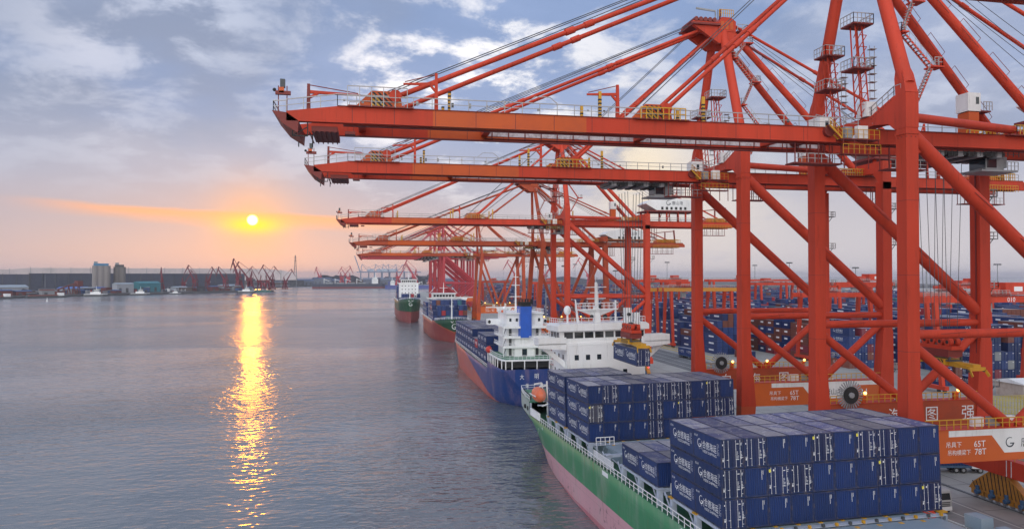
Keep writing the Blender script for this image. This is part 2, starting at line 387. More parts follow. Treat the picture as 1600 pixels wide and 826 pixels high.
# ---------------------------------------------------------------- containers
def roof_mat(name, base, dust):
    m = bpy.data.materials.new(name); m.use_nodes = True; t = NT(m.node_tree); b = m.node_tree.nodes['Principled BSDF']
    oi = t.n('ShaderNodeObjectInfo'); tc = t.n('ShaderNodeTexCoord')
    ad = t.n('ShaderNodeVectorMath', operation='ADD'); t.l(tc.outputs['Object'], ad.inputs[0])
    cv = t.n('ShaderNodeCombineXYZ'); t.l(t.m('MULTIPLY', oi.outputs['Random'], 90.0), cv.inputs[0]); t.l(t.m('MULTIPLY', oi.outputs['Random'], 37.0), cv.inputs[1])
    t.l(cv.outputs[0], ad.inputs[1])
    n = t.n('ShaderNodeTexNoise', i_Scale=.55, i_Detail=7.0, i_Roughness=.68, i_Distortion=.6); t.l(ad.outputs[0], n.inputs['Vector'])
    thr = t.m('ADD', .20, t.m('MULTIPLY', oi.outputs['Random'], .28))
    f = t.m('MULTIPLY', t.m('SUBTRACT', n.outputs[0], thr), 5.0, clamp=True)
    c = t.mix(f, base, dust)
    n2 = t.n('ShaderNodeTexNoise', i_Scale=1.6, i_Detail=5.0, i_Distortion=1.5); t.l(ad.outputs[0], n2.inputs['Vector'])
    c = t.mix(t.m('MULTIPLY', t.ss(n2.outputs[0], .57, .66), .8), c, tuple(x*1.55 for x in dust))
    c = t.mix(t.m('MULTIPLY', t.ss(n2.outputs[0], .38, .30), .5), c, (.10, .09, .10))
    hs = t.n('ShaderNodeHueSaturation'); t.l(c, hs.inputs['Color'])
    rr = t.m('FRACT', t.m('MULTIPLY', oi.outputs['Random'], 7.31)); t.l(t.m('ADD', .62, t.m('MULTIPLY', rr, .62)), hs.inputs['Value'])
    t.l(hs.outputs[0], b.inputs['Base Color']); b.inputs['Roughness'].default_value = .55
    return m
CROOF = roof_mat('dusty container roof', (.085, .10, .23), (.28, .275, .315))
CBLUE = mat('container blue paint', (.006, .026, .120), .42, dirt=(.025, .04, .10), dirt_amt=.5, scale=1.3, rand=.16, streak=True)
CDOOR = mat('container door blue', (.007, .020, .085), .45, dirt=(.05, .05, .10), dirt_amt=.5, scale=1.3, rand=.2, streak=True)
CGREY = mat('weathered container door', (.055, .060, .095), .55, dirt=(.12, .10, .09), dirt_amt=.5, scale=1.3)
CFRM  = mat('container frame', (.014, .030, .10), .5, dirt=(.16, .12, .09), dirt_amt=.5, scale=2.5)
STICK = mat('yellow sticker', (.75, .68, .05), .5)
L20, W20, H20 = 6.06, 2.44, 2.90

def corr(mb, p0, du, dv, nrm, L, H, n, depth, m):
    """corrugated sheet: runs L along du, H along dv, ribs stand out along nrm"""
    p0 = Vector(p0); du = Vector(du); dv = Vector(dv); nrm = Vector(nrm); pts = []; st = L/n
    for i in range(n):
        for a, d in ((0, 0), (.26, 0), (.44, -depth), (.82, -depth)): pts.append((st*(i+a), d))
    pts.append((L, 0)); vs = []
    for a, d in pts: q = p0+du*a+nrm*d; vs += [q, q+dv*H]
    flip = du.cross(dv).dot(nrm) < 0
    fs = [((2*i, 2*i+1, 2*i+3, 2*i+2) if flip else (2*i, 2*i+2, 2*i+3, 2*i+1)) for i in range(len(pts)-1)]
    mb.add(vs, fs, m)
def container_body(face, frm, roof, L=L20, H=H20, doorface=None, ribs=20, front_ribs=9):
    """origin at the bottom centre; doors recess at -Y, blank end at +Y"""
    mb = MB(); a = W20/2; b = L/2; pr = .10
    for x in (-1, 1):
        for y in (-1, 1): mb.box((x*a, y*b, 0), (x*(a-pr*1.2), y*(b-pr), H), frm)
    for y in (-1, 1):
        mb.box((-a+.12, y*b, .02), (a-.12, y*(b-.1), .17), frm); mb.box((-a+.12, y*b, H-.12), (a-.12, y*(b-.1), H-.005), frm)
    for x in (-1, 1):
        mb.box((x*a, -b+.1, .02), (x*(a-.08), b-.1, .17), frm); mb.box((x*a, -b+.1, H-.09), (x*(a-.06), b-.1, H-.003), frm)
        corr(mb, (x*(a-.015), -b+.1, .17), (0, 1, 0), (0, 0, 1), (x, 0, 0), L-.2, H-.26, ribs, .05, face)
    for x in (-1, 1):      # fork pockets
        for y in (-1, 1): mb.box((x*(a+.002), y*.75, .0), (x*(a-.02), y*1.12, .12), BLK)
    corr(mb, (-a+.12, b-.03, .17), (1, 0, 0), (0, 0, 1), (0, 1, 0), W20-.24, H-.29, front_ribs, .05, face)
    if doorface: mb.add([(-a+.1, -b+.05, .15), (a-.1, -b+.05, .15), (a-.1, -b+.05, H-.1), (-a+.1, -b+.05, H-.1)], [(0, 1, 2, 3)], doorface)
    mb.add([(-a+.03, -b+.03, H-.03), (a-.03, -b+.03, H-.03), (a-.03, b-.03, H-.03), (-a+.03, b-.03, H-.03)], [(0, 1, 2, 3)], roof)
    for i in range(12):    # shallow roof ribs
        y = -b+.4+i*(L-.8)/11
        mb.box((-a+.15, y-.09, H-.035), (a-.15, y+.09, H-.014), roof)
    mb.add([(-a, -b, .01), (-a, b, .01), (a, b, .01), (a, -b, .01)], [(0, 1, 2, 3)], BLK)
    return mb
def door_mesh(dm, sticker, H=H20, L=L20):
    mb = MB(); a = W20/2; y = -L/2
    for x0, x1 in ((-a+.13, -.012), (.012, a-.13)):
        mb.box((x0, y+.035, .18), (x1, y+.05, H-.14), dm)
        for z in range(5): mb.box((x0+.04, y+.022, .32+z*.50), (x1-.04, y+.035, .62+z*.50), dm)
    for x in (-.86, -.40, .40, .86):
        mb.tube((x, y+.0, .16), (x, y+.0, H-.12), .016, PWHT, 6)
        for z in (.22, .9, 1.9, H-.24): mb.box((x-.05, y+.0, z-.03), (x+.05, y+.03, z+.04), GRY)
    for x in (-.86, -.40, .40, .86):
        mb.bar((x, y-.03, 1.05 if abs(x) > .5 else .88), (x+(.30 if x > 0 else -.22), y-.03, 1.05 if abs(x) > .5 else .88), .04, .03, PWHT)
    return mb
def door_marks(sticker):
    mb = MB(); y = -L20/2+.014; rnd = random.Random(4)
    def q(x0, x1, z0, z1, m=PWHT): mb.add([(x0, y, z0), (x1, y, z0), (x1, y, z1), (x0, y, z1)], [(0, 1, 2, 3)], m)
    q(-1.04, -.95, 2.28, 2.42); q(-1.05, -.93, .72, .95)
    q(.48, .72, 2.36, 2.43); q(.92, 1.08, 2.42, 2.48); q(.9, 1.04, 2.26, 2.33)
    for z in (1.62, 1.50, 1.36, 1.22, 1.10, .94): q(.48, .48+rnd.uniform(.1, .26), z-.02, z+.02); q(.90, .90+rnd.uniform(.08, .2), z-.03, z+.03)
    q(.9, 1.06, .42, .46)
    if sticker:
        mb.tube((-.98, y-.004, 2.46), (-.98, y+.0, 2.46), .16, STICK, 14); q(-.62, -.48, 2.40, 2.58)
    return mb
def blank_marks():
    mb = MB(); y = L20/2+.004
    for x, z0, z1 in ((-.62, 1.72, 2.55), (-.76, 2.18, 2.55)):       # tall upright lines of small characters
        z = z1
        while z > z0: mb.add([(x-.035, y, z-.07), (x+.035, y, z-.07), (x+.035, y, z), (x-.035, y, z)], [(0, 3, 2, 1)], PWHT); z -= .10
    return mb
LWHT = mat('container lettering white', (.92, .92, .94), .45)
def side_logo(x):
    """company lettering on the side at x = -1 or +1"""
    mb = MB(); X = x*(W20/2+.004); r = (0, -1 if x < 0 else 1, 0); s = -1 if x < 0 else 1
    def c(u, z): return (X, s*u, z)          # u runs left to right as read
    glogo(mb, c(-1.60, 1.72), .44, r, LWHT); text(mb, 'TSP', .13, c(-1.55, 1.16), r, PWHT)
    mb.bar(c(-1.05, 1.15), c(-1.05, 2.0), .01, .04, PWHT)
    text(mb, '合德海运', .80, c(.62, 1.74), r, LWHT, width=3.0); text(mb, 'HEDE SHIPPING', .27, c(.62, 1.06), r, LWHT, width=2.95)
    text(mb, '唐山港', .24, c(-2.35, 2.42), r, PWHT, width=.75)
    for k in range(9): z = 2.35-k*.13; mb.bar(c(2.35, z), c(2.35, z-.08), .01, .06, PWHT)
    for k in range(9):
        if k not in (3, 5): z = 2.35-k*.13; mb.bar(c(2.62, z), c(2.62, z-.07), .01, .06, PWHT)
    return mb
ME = {}
def build_container_meshes():
    ME['body'] = container_body(CBLUE, CFRM, CROOF).mesh('shipping_container')
    ME['door'] = door_mesh(CDOOR, False).mesh('door'); ME['gdoor'] = door_mesh(CGREY, True).mesh('door')
    ME['mark'] = door_marks(False).mesh('marking'); ME['ymark'] = door_marks(True).mesh('marking'); ME['bmark'] = blank_marks().mesh('marking')
    ME['logo0'] = side_logo(-1).mesh('lettering'); ME['logo1'] = side_logo(1).mesh('lettering')
CONT_N = 0
def container(mw, kind, label, group, sides=True):
    """kind: D doors facing the camera side, Y the same with a yellow sticker, G grey weathered doors, B blank end"""
    global CONT_N; CONT_N += 1
    if kind == 'B': mw = mw @ Matrix.Rotation(math.pi, 4, 'Z')
    o = inst('shipping_container', ME['body'], mw=mw, label=label, cat='container', group=group)
    if kind != 'B':
        inst('door', ME['gdoor' if kind == 'G' else 'door'], o); inst('marking', ME['mark' if kind == 'D' else 'ymark'], o)
        if sides: inst('lettering', ME['logo0'], o)
    else:
        inst('marking', ME['bmark'], o)
        if sides: inst('lettering', ME['logo1'], o)
    return o

# ---------------------------------------------------------------- near ship
M1 = Matrix.Translation((33.85, 66.03, 17.91)) @ Matrix.Rotation(.0058, 4, 'Z') @ Matrix.Rotation(-.0167, 4, 'Y') @ Matrix.Rotation(-.0281, 4, 'X')
CW, CL, CH = 2.49, 6.10, 2.935
def look(k): return {'D': 'door ended', 'Y': 'yellow stickered door ended', 'G': 'grey weathered door ended', 'B': 'blank ended'}[k]
TIER = ['top', 'middle', 'bottom']
def stack_ship1():
    def place(i, y, k, kind, label, group, sides): container(M1 @ Matrix.Translation((i*CW+CW/2, y+CL/2, -(k+1)*CH)), kind, label, group, sides)
    rows = {'near': ['DDBBYBYDBB', 'DBYDBBBYBB', 'DBBBBBBBBY'], 'mid': ['BDBBDDDYBB'.replace('Y', 'B', 0), 'GBBBDBYBDD', 'BBBBDBBBBB']}
    rows['mid'][0] = 'BDBBDDDBYB'
    names = {'near': 'front ten wide stack', 'mid': 'rear ten wide stack'}
    for nm, y0 in (('near', 0.0), ('mid', 43.33)):
        for k in range(3):
            for i in range(10):
                if nm == 'mid' and k == 2 and i > 6: continue
                c = rows[nm][k][i]
                place(i, y0, k, c, 'blue %s container, %s from waterside, %s tier, %s' % (look(c), ORD[i], TIER[k], names[nm]), 'containers stacked on the green ship', i == 0)
        for k in range(3):
            place(0, y0+CL, k, 'B', 'blue side lettered container, second row back at the rail, %s tier, %s' % (TIER[k], names[nm]), 'containers stacked on the green ship', True)
        for i in range(1, 10):
            place(i, y0+CL, 0, 'B', 'dusty grey roofed blue container, %s from waterside, back row of %s' % (ORD[i], names[nm]), 'containers stacked on the green ship', False)
    for j in range(2):
        for k in range(3):
            place(0, 56.8+j*CL, k, 'B', 'blue lettered container beside the orange lifeboat, %s tier, %s row' % (TIER[k], ('near', 'far')[j]), 'containers stacked on the green ship', True)
        for i in range(1, 5):
            place(i, 56.8+j*CL, 0, 'B', 'dusty roofed blue container before the white deckhouse, %s from waterside, %s row' % (ORD[i], ('near', 'far')[j]), 'containers stacked on the green ship', False)
    # single tier between the two big stacks
    for j in range(2):
        for i in range(2+j*1, -1, -1):
            place(i, 16.15+j*CL, 2, 'B', 'blue container in low single tier between big stacks, %s from rail, %s row' % (ORD[i], ('near', 'far')[j]), 'containers stacked on the green ship', i == 0)

def band_mat(name, stops, rough=.45, slope=0.0, wear=(.5, .4, .35), wamt=.25, plates=False):
    """hull paint in bands: stops = [(z above origin, colour), ...] from the keel up; slope tilts the band edges along y"""
    m = bpy.data.materials.new(name); m.use_nodes = True; t = NT(m.node_tree); b = m.node_tree.nodes['Principled BSDF']
    tc = t.n('ShaderNodeTexCoord'); sp = t.n('ShaderNodeSeparateXYZ'); t.l(tc.outputs['Object'], sp.inputs[0])
    z = t.m('ADD', sp.outputs[2], t.m('MULTIPLY', sp.outputs[1], slope)) if slope else sp.outputs[2]
    c = stops[0][1]
    nz = t.n('ShaderNodeTexNoise', i_Scale=.35, i_Detail=7.0, i_Roughness=.7); mp = t.n('ShaderNodeMapping'); mp.inputs['Scale'].default_value = (1, 1, .22)
    t.l(tc.outputs['Object'], mp.inputs[0]); t.l(mp.outputs[0], nz.inputs['Vector'])
    for z0, col in stops[1:]: c = t.mix(t.ss(z, z0-.04, z0+.04), c, col)
    c = t.mix(t.m('MULTIPLY', t.ss(nz.outputs[0], .45, .75), wamt), c, wear)
    if plates:      # welded plate seams, rust weeping from them and scuffs on the lower strake
        cv = t.n('ShaderNodeCombineXYZ'); t.l(sp.outputs[1], cv.inputs[0]); t.l(sp.outputs[2], cv.inputs[1])
        br = t.n('ShaderNodeTexBrick', i_Scale=1.0); br.inputs['Mortar Size'].default_value = .03; br.inputs['Brick Width'].default_value = 7.5; br.inputs['Row Height'].default_value = 2.3
        t.l(cv.outputs[0], br.inputs['Vector']); c = t.mix(t.m('MULTIPLY', br.outputs['Fac'], .30), c, (.06, .07, .06))
        rs = t.n('ShaderNodeTexNoise', i_Scale=1.3, i_Detail=5.0, i_Roughness=.6); mq = t.n('ShaderNodeMapping'); mq.inputs['Scale'].default_value = (1, 1, .10); t.l(tc.outputs['Object'], mq.inputs[0]); t.l(mq.outputs[0], rs.inputs['Vector'])
        c = t.mix(t.m('MULTIPLY', t.ss(rs.outputs[0], .60, .72), .5), c, (.22, .09, .05))
        sc_ = t.n('ShaderNodeTexNoise', i_Scale=.9, i_Detail=6.0, i_Roughness=.7); t.l(tc.outputs['Object'], sc_.inputs['Vector'])
        c = t.mix(t.m('MULTIPLY', t.m('MULTIPLY', t.ss(sc_.outputs[0], .60, .66), t.ss(z, 6.2, 5.0)), .7), c, (.12, .06, .07))
    n2 = t.n('ShaderNodeTexNoise', i_Scale=.06, i_Detail=3.0); t.l(tc.outputs['Object'], n2.inputs['Vector'])
    hs = t.n('ShaderNodeHueSaturation'); t.l(c, hs.inputs['Color']); t.l(t.m('ADD', .85, t.m('MULTIPLY', n2.outputs[0], .3)), hs.inputs['Value'])
    t.l(hs.outputs[0], b.inputs['Base Color']); b.inputs['Roughness'].default_value = rough
    return m
def loft(mb, sts, m, deck=None, decklift=0.0):
    """sts: list of (y, [(halfbreadth, z), ... keel to deck edge]); both sides plus end caps"""
    n = len(sts[0][1]); vs = []; fs = []
    for y, pr in sts:
        for h, z in pr: vs.append((-h, y, z))
        for h, z in reversed(pr): vs.append((h, y, z))
    k = 2*n
    for i in range(len(sts)-1):
        for j in range(k-1):
            fs.append((i*k+j, (i+1)*k+j, (i+1)*k+j+1, i*k+j+1))
    mb.add(vs, fs, m, True)
    mb.add([vs[j] for j in range(k)], [tuple(range(k))], m); e = (len(sts)-1)*k
    mb.add([vs[e+j] for j in range(k)], [tuple(range(k-1, -1, -1))], m)
    if deck:
        dv = []; df = []
        for y, pr in sts: h, z = pr[-1]; dv += [(-h+.05, y, z+decklift), (h-.05, y, z+decklift)]
        for i in range(len(sts)-1): df.append((2*i, 2*i+1, 2*i+3, 2*i+2))
        mb.add(dv, df, deck)
GREENDK = mat('green deck paint', (.05, .21, .12), .6, dirt=(.14, .16, .12), dirt_amt=.5, scale=.8)
HATCH = mat('hatch cover paint', (.22, .29, .36), .5, dirt=(.36, .36, .36), dirt_amt=.5, scale=.35)
STAN = mat('stanchion paint', (.42, .47, .58), .5, dirt=(.25, .22, .2), dirt_amt=.3, scale=1)
ORBOAT = mat('lifeboat orange', (.74, .16, .06), .4, dirt=(.6, .3, .25), dirt_amt=.5, scale=.9)

def ship1():
    org = Vector((12.45, 40, -21.5)); off = -org
    root = empty('container_ship', (0, 0, 0), 'green hulled container ship with a pink lower hull and two big container stacks', 'ship', mw=M1 @ Matrix.Translation(org))
    hm = band_mat('green ship hull', [(0, (.50, .16, .20)), (2.0, (.62, .33, .38)), (5.7, (.045, .235, .105))], wear=(.46, .40, .40), wamt=.4, slope=0, plates=True)
    C = 12.45
    sts = []
    # (y, deck half, deck z, waterline half, wl z, keel half)
    for y, dh, dz, wh, kz in ((-100, 13.05, -10.9, 12.9, -27), (-20, 13.05, -10.9, 12.9, -27), (20, 13.05, -10.9, 12.9, -27), (52, 13.05, -10.9, 12.7, -27), (66, 13.05, -10.9, 11.6, -26.5),
                              (76, 13.0, -10.9, 10.2, -25.5), (84, 12.85, -10.9, 7.6, -23), (91, 12.4, -10.9, 4.0, -20.5), (97, 11.6, -10.9, 2.2, -18.2), (101, 10.8, -10.9, 1.0, -16.8)):
        pr = []
        for t in (0, .12, .3, .45, .6, .75, .88, 1):
            z = kz + (dz-kz)*t; h = (wh*.4 if t == 0 else wh + (dh-wh)*max(0, (t-.3)/.7)**.75 if t > .3 else wh*(.4+.6*(t/.3)**.6)); pr.append((h, z))
        sts.append((y, pr))
    mb = MB(off=(0, -40, 21.5)); loft(mb, sts, hm, GREENDK); mb.build('hull', root)
    # raised stern bulwark with poop deck
    mb = MB(off=off); E = [(C-13.0, 83, -10.9), (C-12.85, 86, -10.9), (C-12.4, 91, -10.9), (C-11.6, 97, -10.9), (C-10.8, 101, -10.9)]
    top = [(x-.05, y, -7.9) for x, y, z in E]; top[0] = (E[0][0], 83, -7.9)
    gr = mat('bulwark paint', (.40, .47, .44), .5, dirt=(.3, .3, .28), dirt_amt=.4, scale=.8)
    for (a, b, c, d) in zip(E, E[1:], top, top[1:]):
        for s in (1, -1):
            f = lambda p: (C+s*(p[0]-C), p[1], p[2])
            mb.add([f(a), f(b), f(d), f(c)], [(0, 1, 2, 3) if s > 0 else (3, 2, 1, 0)], gr)
            g = lambda p: (C+s*(p[0]-C+.25), p[1], p[2])
            mb.add([g(a), g(b), g(d), g(c)], [(3, 2, 1, 0) if s > 0 else (0, 1, 2, 3)], gr)
    mb.add([(C-10.8, 101, -10.9), (C+10.8, 101, -10.9), (C+10.85, 101, -7.9), (C-10.85, 101, -7.9)], [(3, 2, 1, 0)], gr)
    mb.build('stern_bulwark', root)
    mb = MB(off=off); mb.prism([(C-12.9, 83), (C+12.9, 83), (C+12.3, 91), (C+11.5, 97), (C+10.7, 100.9), (C-10.7, 100.9), (C-11.5, 97), (C-12.3, 91)], 'z', -8.3, -8.0, GREENDK)
    mb.box((C-12.9, 82.9, -10.85), (C-12.5, 83.1, -8.3), STAN); mb.build('poop_deck', root)
    mb = MB(off=off); mb.rail([(C-12.9, 83.2, -8), (C-12.6, 88, -8), (C-12.2, 92, -8), (C-11.5, 97, -8), (C-10.8, 100.8, -8), (C+10.8, 100.8, -8), (C+11.5, 97, -8)], PWHT, 1.1, 1.6, .05)
    mb.build('stern_rail', root)
    mb = MB(off=off)      # white box panel and openings on the quarter
    mb.box((C-13.06, 74.5, -10.6), (C-12.7, 82.0, -9.2), SWHT); mb.build('mooring_panel', root); mb = MB(off=off)
    for y in (84.5, 87.5): mb.mark(); mb.tube((C-13.1, y, -9.6), (C-12.7, y, -9.6), .45, BLK, 12)
    mb.build_each('fairlead', root)
    # side rail
    mb = MB(off=off); mb.rail([(C-12.95, -99, -10.9), (C-12.95, 74, -10.9)], PWHT, 1.05, 1.5, .045); mb.rail([(C+12.95, -99, -10.9), (C+12.95, 82, -10.9)], PWHT, 1.05, 3, .05)
    mb.build('deck_rail', root)
    # stanchions and cross beams that carry the outer stacks
    mb = MB(off=off)
    for ya in [-.0, 6.1, 12.3, 16.2, 22.3, 28.4, 35, 43.4, 49.5, 55.6, 57, 63, 69]:
        for x in (.25, 24.65):
            mb.mark(); mb.box((x-.30, ya-.30, -10.9), (x+.30, ya+.30, -8.86), STAN)
            mb.box((x-.45, ya-.45, -8.98), (x+.45, ya+.45, -8.84), YEL if int(ya) % 3 == 0 else STAN)
        mb.mark(); mb.box((.4, ya-.25, -9.3), (2.6, ya+.25, -8.9), STAN)
        mb.bar((.2, ya+.4, -10.8), (.2, ya+2.3, -8.95), .14, .14, STAN); mb.bar((2.2, ya, -10.8), (.5, ya, -9.2), .14, .14, STAN)
    for ya, yb in ((-.3, 12.5), (16, 28.6), (43.2, 55.8), (56.8, 69)): mb.mark(); mb.box((.02, ya, -9.22), (.42, yb, -8.9), STAN)
    mb.build_each('container_stanchion', root)
    # hatch covers and coamings
    for a, b in ((-24.5, -1.6), (-.4, 12.6), (15.2, 41.6), (43.0, 56), (56.6, 69.2)):
        mb = MB(off=off); mb.box((2.4, a, -10.9), (22.5, b, -9.3), HATCH); mb.box((2.1, a+.1, -9.3), (22.8, b-.1, -8.96 if a > -5 and a != 15.2 else -8.94), HATCH)
        for k in range(8):
            x = 3.2+k*2.49
            for y in (a+.5, b-.6): mb.box((x-.2, y-.2, -8.96), (x+.2, y+.2, -8.90), YEL)
        if a == 15.2:
            for y in (28.5, 35): mb.box((2.05, y-.12, -9.2), (22.85, y+.12, -8.85), STAN)
        if a < -5:
            for y in (-18, -12, -7): mb.box((2.05, y-.10, -9.2), (22.85, y+.10, -8.86), STAN)
        mb.build('hatch_cover', root)
    mb = MB(off=off)       # lashing bridges / gangway clutter between the stacks
    for ya in (13.6, 41.9, -1.0):
        mb.mark(); mb.box((0.6, ya-.3, -9.0), (24.3, ya+.35, -8.88), STAN)
        for k in range(11): x = .8+k*2.35; mb.box((x-.09, ya-.2, -10.9), (x+.09, ya+.2, -8.9), STAN)
    mb.mark()
    for k in range(16): x = 1+k*1.5; mb.box((x-.12, -1.5, -8.9), (x+.12, -1.2, -8.62), YEL if k % 2 else DGRY)
    mb.mark(); mb.rail([(.5, 13.4, -8.88), (2.6, 13.4, -8.88)], PWHT, 1.2, .8, .05); mb.rail([(.5, 41.2, -8.88), (3.4, 41.2, -8.88)], PWHT, 1.2, .8, .05)
    mb.mark()
    for k in range(7): mb.bar((-.35, 31+0*k, -10.2+k*.17), (-.35, 40, -10.2+k*.17), .10, .07, PWHT)
    mb.mark(); mb.box((23.8, -6, -9.2), (25.2, -4, -7.9), HATCH); mb.box((23.9, -9.5, -9.6), (25.0, -7.5, -8.2), HATCH)
    mb.build_each('lashing_walkway', root)
    for y, wd in ((7.2, 'TUG'), (34.0, 'TUG')):
        mb = MB(off=off); x = C-13.09
        mb.add([(x+.015, y-1.3, -11.75), (x+.015, y-1.3, -11.10), (x+.015, y+1.3, -11.10), (x+.015, y+1.3, -11.75)], [(0, 1, 2, 3)], PWHT)
        mb.build('hull_mark', root)
    mb = MB(off=off)
    for y in (74.5,): text(mb, '7', 1.0, (C-13.12, y, -12.6), (0, -1, 0), PWHT)
    text(mb, '+', .8, (C-13.08, 71.5, -11.6), (0, -1, 0), PWHT); mb.build('draught_mark', root)
    # ---- deckhouse
    y0 = 70.6
    mb = MB(off=off)
    mb.box((4.5, y0, -10.9), (20.5, y0+12, 4.7), SWHT)
    mb.box((2.6, y0-.02, -10.9), (22.4, y0+10, -3.6), SWHT)
    mb.box((4.45, y0-.05, 4.2), (20.55, y0+12.05, 4.45), SWHT)
    mb.build('deckhouse', root)
    w = MB(off=off)
    for z in (-1.2, 1.9):
        for x in (6.4, 8.7, 11.0, 16.3): w.box((x-.42, y0-.05, z-.5), (x+.42, y0+.02, z+.5), GLASS); 
        for yy in (3, 6.2, 9.4): w.box((4.45, y0+yy-.35, z-.45), (4.52, y0+yy+.35, z+.45), GLASS)
    for x in (4.0, 14.5, 18.5): w.box((x-.42, y0-.07, -5.4), (x+.42, y0-.01, -4.4), GLASS)
    w.build_each('window', root, per=6)
    # bridge deck with wings
    b = MB(off=off); b.box((-1.2, y0+.2, 4.5), (26.0, y0+4.2, 4.75), SWHT)
    for s_ in (-1, 1):
        cx = 12.45; f = lambda x: cx+s_*x
        b.prism([(f(13.6), 4.6), (f(13.6), 5.9), (f(8), 5.9), (f(8), 4.6)], 'y', y0+.2, y0+.3, SWHT); b.prism([(f(13.6), 4.6), (f(13.6), 5.9), (f(8), 5.9), (f(8), 4.6)], 'y', y0+4.1, y0+4.2, SWHT)
        b.box((f(13.5), y0+.3, 4.75), (f(13.6), y0+4.1, 5.9), SWHT)
        b.prism([(f(13.6), 4.5), (f(8), -.2), (f(8), 1.0), (f(12.2), 4.5)], 'y', y0+1.4, y0+1.8, SWHT)
        b.prism([(f(13.6), 4.7), (f(13.6), 3.9), (f(8), 3.4), (f(8), 4.7)], 'y', y0+.2, y0+.5, SWHT)
    b.build('bridge_wing', root)
    wh = MB(off=off); wh.prism([(3.2, 4.75), (20.8, 4.75), (20.8, 7.1), (3.2, 7.1)], 'y', y0+.4, y0+8, SWHT)
    wh.prism([(2.6, 7.1), (21.4, 7.1), (21.4, 8.1), (20.8, 8.5), (3.2, 8.5), (2.6, 8.1)], 'y', y0-.5, y0+8.6, SWHT)
    wh.build('wheelhouse', root)
    g = MB(off=off)
    for k in range(8): x = 4.1+k*2.1; g.box((x, y0+.36, 5.65), (x+1.75, y0+.42, 6.85), GLASS)
    for k in range(3): g.box((3.16, y0+1+k*2.2, 5.65), (3.22, y0+2.8+k*2.2, 6.85), GLASS)
    g.build_each('window', root, per=6)
    r = MB(off=off); r.rail([(3.2, y0+8, 8.5), (3.2, y0+0, 8.5), (20.8, y0, 8.5), (20.8, y0+8, 8.5)], PWHT, 1.05, 1.5, .05)
    r.rail([(-1.2, y0+4.2, 4.75), (-1.2, y0+8, 4.75), (3.2, y0+8, 4.75)], PWHT, 1.1, 1.5, .05); r.build('roof_rail', root)
    # radar mast
    k = MB(off=off); mx, my = 12.0, y0+4
    k.bar((mx, my, 8.5), (mx, my, 11.8), 1.3, 1.5, SWHT, a2=.8, b2=.9); k.bar((mx, my, 11.8), (mx, my, 16.6), .55, .6, SWHT, a2=.35, b2=.35)
    k.box((mx-4.2, my-1.2, 11.0), (mx+4.2, my+1.0, 11.2), SWHT); k.rail([(mx-4.2, my-1.2, 11.2), (mx+4.2, my-1.2, 11.2), (mx+4.2, my+1, 11.2)], PWHT, 1.2, 1, .05); k.rail([(mx-4.2, my-1.2, 11.2), (mx-4.2, my+1, 11.2), (mx+4.2, my+1, 11.2)], PWHT, 1.2, 1, .05)
    k.bar((mx-4, my, 8.5), (mx-4.4, my, 13.2), .45, .45, SWHT, a2=.2, b2=.2); k.bar((mx+4, my, 8.5), (mx+4.1, my, 12.9), .3, .3, SWHT)
    k.prism([(mx-4, 11.0), (mx+4, 11.0), (mx+1, 9.9), (mx-1, 9.9)], 'y', my-.1, my+.1, SWHT)
    for z, l in ((13.3, 2.0), (14.5, 1.3), (15.6, 2.2)): k.bar((mx-l, my, z), (mx+l, my, z), .14, .14, SWHT)
    for s_ in (-1, 1): k.bar((mx+s_*.35, my-.3, 11.8), (mx+s_*.25, my-.3, 16.4), .08, .08, SWHT)
    for i in range(10): k.bar((mx-.35, my-.32, 12.0+i*.45), (mx+.35, my-.32, 12.0+i*.45), .06, .06, SWHT)
    k.wire((mx, my, 16.6), (mx, my, 18.2), .04, SWHT); k.build('radar_mast', root)
    k = MB(off=off); k.sphere((5.3, y0+2, 11.1), .75, SWHT, sz=1.25); k.tube((5.3, y0+2, 8.5), (5.3, y0+2, 10.4), .2, SWHT); k.build('satellite_dome', root); k = MB(off=off); k.sphere((mx+.4, my-1, 11.7), .35, BLK); k.mark(); k.sphere((mx+1.4, my-1.2, 9.6), .5, BLK); k.mark(); k.sphere((mx-1.4, my-1.1, 9.7), .4, BLK)
    k.build_each('floodlight', root)
    k = MB(off=off); k.box((17.4, y0+1.5, 8.5), (18.6, y0+3.4, 11.3), SWHT); k.tube((17.9, y0+1.2, 10), (17.9, y0+1.5, 10), .35, BLK, 12); k.box((19.2, y0+1.5, 8.5), (20.3, y0+3, 10.3), SWHT); k.build('searchlight_post', root)
    k = MB(off=off)      # side ladder and red fire pipes on the port side
    for i in range(12): k.box((3.9, y0+10.5, -10+i*1.2), (4.4, y0+11.6, -9.9+i*1.2), mat('faded red', (.4, .09, .07), .5))
    k.bar((3.9, y0+10.5, -10.9), (3.9, y0+10.5, 4), .1, .1, SWHT); k.bar((3.9, y0+11.6, -10.9), (3.9, y0+11.6, 4), .1, .1, SWHT)
    k.build('ladder', root)
    # stern gear on the poop
    k = MB(off=off); rnd = random.Random(5)
    for i in range(7):
        x, y = C-9+rnd.random()*4, 85+rnd.random()*9
        k.tube((x-.5, y, -7.5), (x+.5, y, -7.5), .45, DGRY, 10); k.box((x-.7, y-.3, -8), (x-.5, y+.3, -7.2), GREENDK); k.box((x+.5, y-.3, -8), (x+.7, y+.3, -7.2), GREENDK)
    for i in range(5): k.tube((C-12+i*.3, 86+i*3, -8), (C-12+i*.3, 86+i*3, -7.3), .22, DGRY, 8)
    k.build('mooring_winch', root)
